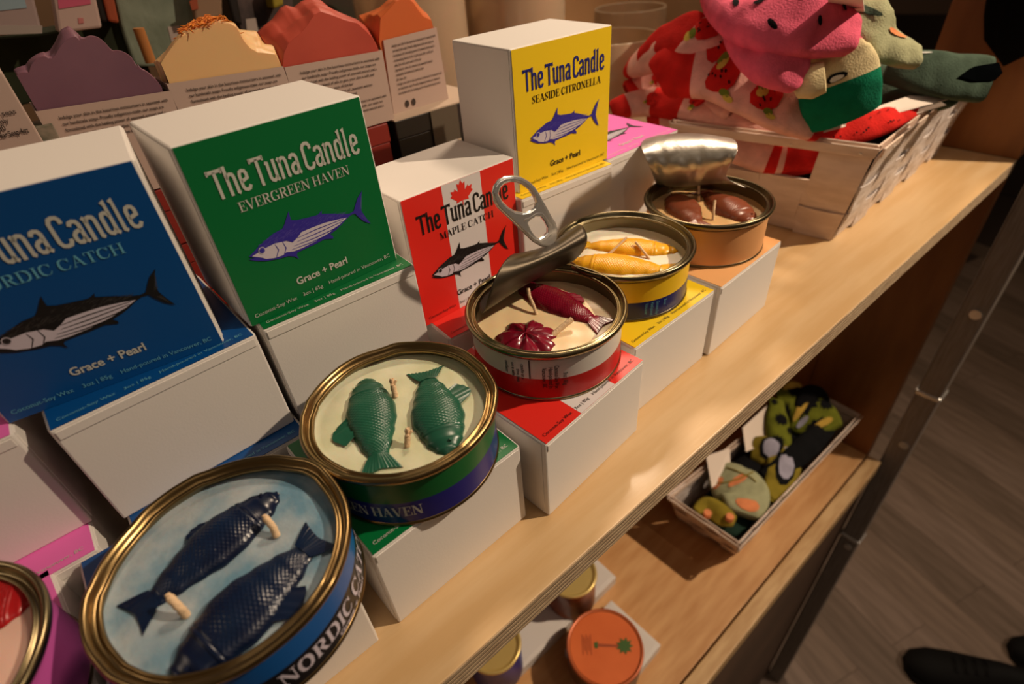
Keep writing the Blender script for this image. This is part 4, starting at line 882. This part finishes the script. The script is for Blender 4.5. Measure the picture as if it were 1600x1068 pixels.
# ------------------------------------------------------------------ soaps on stacks of boxes behind
def proj_line(P, x):
    for (a, b), (c_, d_) in zip(P, P[1:]):
        if x <= c_: return b + (d_ - b) * ((x - a) / (c_ - a or 1))
    return P[-1][1]
ST = .158
def soap(label, Y, front, back, m_, wrap, dep=.030, lines=6, extras=None, text=True, seed=0):
    """front and back top edges are read on the upright planes Y and Y+dep"""
    Fp = sorted([(aty(px, py, Y).x, aty(px, py, Y).z) for px, py in front]); Bp_ = sorted([(aty(px, py, Y + dep).x, aty(px, py, Y + dep).z) for px, py in back])
    x0, x1 = Fp[0][0], Fp[-1][0]; cx = (x0 + x1) / 2; t = thing('soap_bar', label, 'soap', (cx, Y + dep / 2, ST), 0, 'soap bars behind the candle boxes'); loc = t.location.copy()
    n = 90; rows = []; bx0, bx1 = max(Bp_[0][0], x0 - .012), min(Bp_[-1][0], x1 + .012)
    bot = [Vector((x0 + (x1 - x0) * i / n, Y + .001, ST + .0005)) for i in range(n + 1)]
    
    md = 14
    for j in range(md + 1):
        u = j / md; row = []
        for i in range(n + 1):
            s = i / n; xf = x0 + (x1 - x0) * s; xb = bx0 + (bx1 - bx0) * s; x = xf + (xb - xf) * u
            zf, zb_ = proj_line(Fp, xf), proj_line(Bp_, xb); z = zf + (zb_ - zf) * u
            z += .0028 * NZ.noise(Vector((x * 70 + seed, u * 3.2, seed))) * sin(pi * min(1, u * 1.0)) - .0012 * (1 - min(1, u * 6)) ** 2
            row.append(Vector((x, Y + dep * u + (0 if j else .0003), z)))
        rows.append(row)
    rows.append([Vector((p.x, Y + dep, ST + .0005)) for p in rows[-1]])
    g = G().grid([[p - loc for p in r_] for r_ in rows]); m2 = len(rows)
    g.grid([[p - loc for p in bot], [Vector((p.x, p.y - .0002, p.z)) - loc for p in rows[0]]]); g.mi += []
    g.f.append(tuple((j * (n + 1)) for j in range(m2))); g.f.append(tuple((j * (n + 1) + n) for j in range(m2))[::-1]); g.mi += [0, 0]
    g.obj('soap_block', t, m_, smooth=True)
    # paper band around it
    Q = [aty(px, py, Y - .0012) - loc for px, py in wrap]    # top-left, top-right, bottom-right, bottom-left
    Q = [Q[0], Q[1], Vector((Q[2].x, Q[2].y, Q[2].z)), Q[3]]
    for q_ in Q[2:]: q_.z = .0006
    bk = [q_ + Vector((0, dep + .0024, 0)) for q_ in Q]
    PW = mat('soap_paper', (178, 154, 142), .7)
    g = G(); g.prism(Q, (0, .0005, 0)); pn = g.obj('paper_band', t, PW, recalc=True)
    g = G(); g.hexa([Q[2], Q[1], bk[1], bk[2]], [p + Vector((.0006, 0, 0)) for p in (Q[2], Q[1], bk[1], bk[2])]); g.hexa([Q[3], Q[0], bk[0], bk[3]], [p - Vector((.0006, 0, 0)) for p in (Q[3], Q[0], bk[0], bk[3])])
    g.poly(bk); g.obj('band_side', t, PW, recalc=True)
    if text:
        def F(u, v, o): return Q[0].lerp(Q[1], u).lerp(Q[3].lerp(Q[2], u), v) + Vector((0, -o, 0))
        TX = ['Indulge your skin in the luxurious moisturizers in seaweed with', 'our handmade soaps. Proudly indigenous-made, our soaps are', 'formulated with the healing power of seaweed extract and a', 'moisturizing blend of oils to give your skin a soft and', 'silky feel with every wash of the bar', 'Ingredients: olive oil, coconut oil, seaweed extract', 'sustainably harvested and made by hand', 'Bar Soap  4oz']
        Hh = (Q[0] - Q[3]).length; g = G()
        for i in range(lines):
            v = (.0036 + i * .0034) / Hh; b = TX[i % 8]; text_on(g, b, lambda u, vv, o, v=v: F(u, v + (.0022 - vv) / Hh, o), .12, .12 + .84 * min(1, len(b) / 62), .0, .0019, .012, .0006)
        if lines > 8:
            for cxx in (.24, .36): g.poly([F(cxx + .035 * cos(a * pi / 8), .90 + .05 * sin(a * pi / 8), .0007) for a in range(16)])
        g.obj('printed_text', pn, mat('ink_brown', (52, 40, 34), .6))
    if extras: extras(t, loc, Fp, Bp_)
    return t
SP = mat('soap_mauve', (120, 82, 98), .5, noise=(100, 66, 84), nscale=16, sub=.2); SCR = mat('soap_cream', (222, 180, 126), .45, sub=.3); SCO = mat('soap_coral', (184, 74, 56), .5, noise=(168, 62, 46), nscale=18, sub=.15); SO = mat('soap_orange', (198, 98, 46), .45, sub=.2)
YS = .300
def lobes(L_):
    out = [L_[0][:2]]
    for a, b in zip(L_, L_[1:]):
        for i in range(1, 13):
            t = i / 12; out.append((a[0] + (b[0] - a[0]) * t, a[1] + (b[1] - a[1]) * t - b[2] * sqrt(max(0, 1 - (2 * t - 1) ** 2))))
    return out
soap('mauve soap bar with a scalloped top, left of the cream one', YS,
     lobes([(24, 114), (43, 111, 3), (81, 99, 20), (127, 68, 26), (171, 84, 22), (216, 108, 17), (254, 142, 10)]),
     [(24, 114), (31, 109), (45, 100), (62, 88), (78, 78), (86, 66), (95, 46), (107, 40), (122, 52), (134, 66), (150, 74), (180, 90), (205, 100), (228, 116), (246, 130), (258, 140)], SP, [(57, 174), (264, 142), (282, 195), (92, 240)], lines=5, seed=1)
def petals(t, loc, Fp, Bp_):
    rnd = random.Random(5); g = G()
    for i in range(150):
        px = rnd.gauss(322, 22); px = min(max(px, 280), 374); u = rnd.random()
        pf = aty(px, 40, YS); x = pf.x; z = proj_line(Fp, x) + (proj_line(Bp_, x) - proj_line(Fp, x)) * u
        c_ = Vector((x, YS + .030 * u - .0012 * (u < .15), z + rnd.uniform(-.0005, .0022))) - loc; a = rnd.uniform(0, 6.28); l = rnd.uniform(.002, .0042)
        d_ = Vector((cos(a), sin(a) * .7, rnd.uniform(-.4, .5))) * l; k = Vector((0, 0, rnd.uniform(.0004, .0014)))
        g.tube([c_ - d_, c_ + k, c_ + d_], [.0002, .0005, .0002], 5)
    tag(g.obj('dried_petals', t, mat('petal_orange', (232, 138, 36), .7, noise=(196, 96, 20), nscale=300), smooth=True), None, None, kind='stuff')
soap('cream soap bar topped with dried orange petals', YS,
     [(250, 96), (256, 86), (271, 65), (281, 54), (303, 46), (326, 36), (342, 33), (359, 34), (370, 40), (374, 50), (381, 62), (390, 72), (402, 79), (416, 80), (430, 82), (440, 103)],
     [(240, 97), (246, 92), (262, 78), (290, 48), (320, 33), (345, 30), (366, 36), (374, 46), (400, 48), (409, 62), (428, 68), (434, 78)], SCR, [(262, 131), (441, 104), (462, 150), (290, 190)], lines=5, extras=petals, seed=2)
soap('coral red soap bar with a peaked swirled top', YS,
     [(441, 102), (443, 80), (450, 64), (470, 48), (480, 36), (490, 20), (501, 15), (519, 21), (537, 28), (557, 33), (571, 45), (582, 57), (591, 76)],
     [(402, 50), (412, 40), (425, 30), (438, 12), (446, 8), (459, 11), (470, 2), (485, -4), (501, 0), (515, 12), (537, 22), (557, 30), (575, 44), (588, 66)], SCO, [(446, 105), (596, 79), (614, 179), (478, 216)], lines=11, seed=3, dep=.034)
soap('orange soap bar, rightmost of the row', YS + .012,
     [(592, 62), (594, 26), (605, 14), (618, 0), (634, -8), (646, 2), (654, 14), (661, 23), (674, 29), (677, 42)],
     [(560, 24), (578, 18), (592, 12), (606, 0), (622, -14), (640, -10), (654, 8), (664, 20), (674, 27)], SO, [(600, 63), (681, 43), (697, 132), (614, 166)], lines=11, seed=4)
# white-banded soap at the far left edge
tl = thing('soap_bar', 'white-wrapped soap bar cut by the left edge, with price lettering', 'soap', (-.04, .285, ST), 0, 'soap bars behind the candle boxes'); l0 = tl.location.copy()
A_ = aty(3, 112, .262); Bq = aty(66, 219, .262)
g = G().box((-.05, -.022, 0.0003), (A_.x - l0.x, .01, A_.z - l0.z)); g.obj('soap_carton', tl, mat('soap_paper', (0, 0, 0)), bevel=.0008)
g = G()
for s_, (u0, v0), (u1, v1), hh, of in (('the seas', (-18, 186), (27, 178), .0024, .01), ('only', (-4, 195), (14, 190), .0024, .01), ('8.50', (-8, 207), (11, 204), .0028, .02), ('Bar Soap 4oz', (2, 216), (48, 209), .0026, .025)):
    p0, p1 = aty(u0, v0, .2625) - l0, aty(u1, v1, .2625) - l0
    text_on(g, s_, lambda u, v, o, p0=p0, p1=p1: (p0.x + (p1.x - p0.x) * u, p0.y - o, p0.z + v), 0, 1, 0, hh, of, .0002)
g.obj('printed_text', tl, mat('ink_brown', (0, 0, 0)))
G().box((A_.x - l0.x - .001, .012, .0003), (A_.x - l0.x + .008, .030, .05)).obj('band_side', tl, mat('soap_paper_mottled', (168, 150, 134), .7, noise=(60, 70, 50), nscale=60), bevel=.0006)
# stacks of small soap boxes
REDB = mat('maroon_box', (126, 32, 22), .5); BLKB = mat('black_box', (22, 18, 15), .45); PALE = mat('pale_sleeve', (188, 166, 146), .6); DUSK = mat('grey_sleeve', (82, 72, 58), .6)
def stack(x, y, w_, d_, m_, lab, gr, n=4, sleeve=False):
    h = ST / n
    for k in range(n):
        t = thing('soap_box', ('bottom ', 'second ', 'third ', 'topmost ')[k] + lab, 'box', (x + .0012 * (k % 2), y + .001 * (k % 3), k * h), 0, gr)
        G().box((0, 0, 0.0002), (w_, d_, h * .62)).obj('box_tray', t, m_, bevel=.0008); G().box((-.0008, -.0008, h * .62), (w_ + .0008, d_ + .0008, h - .0004)).obj('box_lid', t, m_, bevel=.0008)
        if sleeve:
            s = G().box((w_ * .36, -.0022, .003), (w_ * .66, -.0010, h - .0004)).obj('paper_sleeve', t, DUSK); G().box((w_ * .36, -.0026, .003), (w_ * .66, -.0022, .011)).obj('sleeve_strip', s, PALE)
            if k == n - 1:
                t['label'] = 'topmost black soap box, with pale lid card and grey sleeve'; G().box((-.001, -.001, h - .0004), (w_ + .001, d_ + .001, h + .0006)).obj('pale_top_card', t, PALE)
stack(.000, YS, .085, .05, REDB, 'maroon soap box in the stack hidden under the mauve soap', 'maroon boxes under the mauve soap')
stack(.090, YS - .001, .05, .05, REDB, 'maroon soap box in the stack hidden under the cream soap', 'maroon boxes under the cream soap')
stack(.1435, YS - .001, .066, .05, REDB, 'maroon soap box in the stack under the coral soap', 'maroon boxes under the coral soap')
stack(.2160, YS - .004, .090, .06, BLKB, 'black box with grey sleeve behind the upright yellow box', 'black boxes under the orange soap', sleeve=True)
stack(-.092, YS - .040, .085, .06, REDB, 'maroon box in the stack at the left edge', 'maroon boxes at the left edge')

# ------------------------------------------------------------------ glassware and goods further back
GLS = mat('amber_glass', (222, 196, 164), .12, trans=.55, spec=.6)
GLS.node_tree.nodes['Principled BSDF'].inputs['IOR'].default_value = 1.4
def tumbler(label, x, y, r, h):
    t = thing('glass_cylinder', label, 'glass', (x, y, 0), 0, 'glass cylinders')
    G().lathe([(0, .0006), (r - .004, .0006), (r, .004), (r, h - .002), (r - .001, h), (r - .0022, h), (r - .003, h - .002), (r - .003, .010), (r - .006, .007), (0, .007)], 72).obj('glass_wall', t, GLS, smooth=True)
    G().lathe([(0, .0074), (r - .006, .0074), (r - .0034, .011), (r - .0034, h * .42), (0, h * .42)], 48).obj('wax_fill', t, mat('tan_wax', (214, 178, 142), .5, sub=.2), smooth=True)
tumbler('short glass cylinder behind the strawberry socks', .562, .372, .055, .158)
tumbler('glass cylinder behind the short one, right of centre', .70, .46, .050, .165)
tumbler('tall glass cylinder behind the upright yellow box', .455, .42, .055, .26)
tumbler('tall glass cylinder left of the tallest, behind the yellow box', .335, .44, .055, .27)
def slab(name, label, cat, Y, pts, m_, th=.02, group=None, detail=None):
    P_l = [aty(px, py, Y) for px, py in pts]
    for p in P_l: p.z = max(p.z, .001)
    c0 = sum(P_l, Vector()) / len(P_l); t = thing(name, label, cat, c0, 0, group)
    o = G().prism([p - c0 for p in P_l], (0, th, 0)).obj('body', t, m_, recalc=True, bevel=min(.002, th / 5))
    if detail:
        for nm, q, m2 in detail: G().prism([aty(px, py, Y - .0006) - c0 for px, py in q], (0, .0012, 0)).obj(nm, t, m2, recalc=True)
    return t
YB = .52
tb = thing('display_riser', 'dark riser at the back of the upper board carrying cloth and packages', 'riser', (0, .6, 0))
G().box((-.6, -.13, .0005), (.30, .2, .10)).obj('riser_top', tb, mat('dark_riser', (58, 44, 34), .7)); G().box((-.6, -.135, .0005), (.30, -.1305, .095)).obj('riser_front', tb, mat('dark_riser', (0, 0, 0)))
slab('package', 'pale pink package with a light blue top at the upper left corner', 'package', YB, [(-60, -60), (38, -60), (66, 48), (-40, 62)], mat('pale_rose', (168, 146, 142), .6), detail=[('blue_header', [(-50, -50), (28, -40), (42, 12), (-46, 22)], mat('powder_blue', (150, 174, 186), .6)), ('white_corner', [(-60, 56), (-30, 40), (66, 40), (66, 52)], mat('ivory', (170, 156, 148), .6))])
slab('package', 'white card package with a bright pink header above the mauve soap', 'package', YB - .01, [(76, -50), (138, -60), (160, 44), (92, 52)], mat('ivory2', (196, 168, 158), .6), detail=[('pink_header', [(86, -40), (134, -46), (142, 6), (92, 14)], mat('hot_pink', (206, 90, 120), .6)), ('rose_spot', [(122, 28), (130, 28), (131, 36), (123, 37)], mat('rose', (196, 120, 118), .6))])
slab('folded_cloth', 'dark green folded cloth behind the mauve soap', 'cloth', YB + .03, [(-80, 62), (60, 52), (205, 28), (238, 120), (10, 170), (-80, 180)], mat('moss_cloth', (44, 52, 22), .9, noise=(30, 36, 14), nscale=30), .05)
slab('book', 'orange-brown upright spine above the mauve soap', 'book', YB + .01, [(146, -60), (166, -60), (187, 37), (170, 34)], mat('rust_spine', (156, 70, 36), .6), .06)
slab('book', 'black upright spine left of the orange-brown one', 'book', YB + .012, [(128, -60), (146, -60), (170, 36), (158, 34)], mat('black_box', (0, 0, 0)), .06)
slab('fabric_pouch', 'sage green speckled fabric pouch behind the soaps', 'pouch', YB + .02, [(166, -60), (330, -60), (322, 10), (300, 70), (262, 104), (212, 104), (190, 40)], mat('sage_speckle', (136, 146, 128), .85, noise=(112, 122, 104), nscale=45, bump=.3), .03, detail=[('pale_tag', [(262, 42), (280, 40), (284, 64), (268, 66)], mat('ivory3', (176, 160, 150), .6))])
p0, p1 = aty(216, 44, YB - .004), aty(236, 98, YB - .004); o = G().tube([p0, p1], .0045, 12).obj('wooden_stick', None, mat('orange_wood', (176, 112, 54), .6), smooth=True); tag(o, 'short orange wooden stick against the sage pouch', 'stick')
slab('label_card', 'brown card with a rust mark above the cream soap', 'card', YB, [(296, -60), (346, -60), (348, 26), (306, 36)], mat('kraft', (142, 112, 86), .7), .01, detail=[('rust_mark', [(296, 2), (308, -4), (310, 14), (300, 16)], mat('rust_spine', (0, 0, 0)))])
slab('book', 'black slanted spine right of the brown card', 'book', YB + .02, [(340, -60), (360, -60), (380, 40), (366, 36)], mat('black_box', (0, 0, 0)), .05)
slab('patterned_bag', 'dark floral bag with a white spot between cream and coral soaps', 'bag', YB + .03, [(352, -60), (450, -60), (466, 60), (380, 66)], mat('dark_floral', (96, 78, 74), .8, noise=(34, 28, 28), nscale=38), .04, detail=[('white_spot', [(384, 30), (400, 28), (404, 50), (386, 52)], mat('ivory3', (0, 0, 0)))])
slab('small_packet', 'small yellow-green packet above the coral soap', 'package', YB + .01, [(420, -30), (440, -30), (444, 8), (428, 14)], mat('lime', (150, 132, 30), .7), .02)
slab('patterned_bag', 'dark red and green patterned bag behind the coral soap', 'bag', YB + .035, [(440, -60), (590, -60), (600, 60), (450, 80)], mat('dark_garden', (60, 40, 30), .8, noise=(40, 44, 22), nscale=30), .04)
WPB = mat('tan_board', (196, 154, 112), .7, noise=(184, 142, 100), nscale=4)
slab('grey_board', 'grey-green upright board behind the orange soap', 'board', .62, [(620, -80), (690, -80), (720, 200), (640, 220)], mat('grey_green', (104, 96, 78), .7), .02)
slab('tan_board', 'tan backing board behind the glass cylinders', 'board', .64, [(690, -80), (1240, -120), (1210, 150), (740, 240)], WPB, .02)
# grey cabinet and frame beyond the basket
slab('grey_cabinet', 'grey-brown cabinet front with a dark slot beyond the basket', 'cabinet', .70, [(1240, -80), (1580, -80), (1530, 130), (1200, 130)], mat('grey_cab', (112, 92, 72), .7), .05,
     detail=[('upper_panel', [(1300, -70), (1560, -70), (1520, 22), (1320, 22)], mat('grey_cab2', (120, 98, 82), .7)), ('dark_slot', [(1366, 26), (1400, 26), (1388, 70), (1380, 72)], mat('dark_slot', (36, 22, 12), .8)), ('slot_gap', [(1412, 26), (1420, 26), (1404, 76), (1398, 76)], mat('dark_slot', (0, 0, 0)))])

# ------------------------------------------------------------------ shoes and hanging bag at the right edge
SH = mat('black_leather', (12, 11, 10), .75, spec=.25); SH2 = mat('brown_suede', (48, 36, 26), .8)
def shoe(label, toe, ang_, m_):
    t = thing('shoe', label, 'shoe', (toe[0], toe[1], FZ), ang_)
    prof = [(0, .012, .030), (.015, .030, .045), (.05, .042, .058), (.10, .046, .072), (.15, .042, .095), (.20, .038, .115), (.25, .036, .118), (.275, .028, .110), (.285, .010, .100)]
    prof = [(x, w_ * 1.3, h * 1.15) for x, w_, h in prof]
    rows = [[(x, w_ * cos(a), .018 + max(0, (h - .018) * abs(sin(a)) ** .8 * (1 if sin(a) > 0 else 0)) - (.002 if sin(a) < 0 else 0)) for a in [2 * pi * k / 24 for k in range(24)]] for x, w_, h in prof]
    g = G().grid(rows, True); g.poly(rows[0]); g.poly(rows[-1][::-1]); g.obj('upper', t, m_, smooth=True)
    g = G(); L_ = [(x, w_ + .003) for x, w_, h in prof]; P__ = [(x, w_, .0005) for x, w_ in L_] + [(x, -w_, .0005) for x, w_ in L_[::-1]]; g.prism(P__, (0, 0, .018)); g.obj('sole', t, SH, recalc=True)
    g = G()
    for i in range(4): g.tube([(.10 + i * .02, -.022, .085 + i * .009), (.10 + i * .02, 0, .092 + i * .011), (.10 + i * .02, .022, .085 + i * .009)], .0025, 6)
    g.obj('laces', t, SH, smooth=True); return t
a_ = atz(1420, 1025, FZ + .05); shoe('black shoe with a dark brown upper at the lower right corner', (a_.x, a_.y), radians(-62), SH)
a_ = atz(1540, 1030, FZ + .04); shoe('second black shoe, cut by the lower right corner', (a_.x + .10, a_.y - .04), radians(-62), SH)
hb = thing('hanging_bag', 'black cloth bag hanging on the brown end panel, cut by the top right corner', 'bag', (.855, .036, .365))
rows = []
for i in range(26):
    t_ = i / 25; z = .34 - .60 * t_ + .0; rr = .050 * (1 - .10 * cos(t_ * 6)) * sqrt(max(.0, 1 - max(0, (t_ - .82) / .18) ** 2)) + .0005
    rows.append([(.42 * rr * cos(a) - .002, .012 - .001 + rr * .9 * sin(a) + .006 * sin(3 * a + t_ * 5) * (rr > .02), z) for a in [2 * pi * k / 28 for k in range(28)]])
g = G().grid(rows, True); g.poly(rows[0]); o = g.obj('bag_cloth', hb, mat('black_cloth', (8, 8, 9), .95, spec=.1), smooth=True)
G().tube([(.0, .01, .33), (.012, .01, .36), (.0262, .01, .352)], .003, 8).obj('strap', hb, mat('black_cloth', (0, 0, 0)), smooth=True)
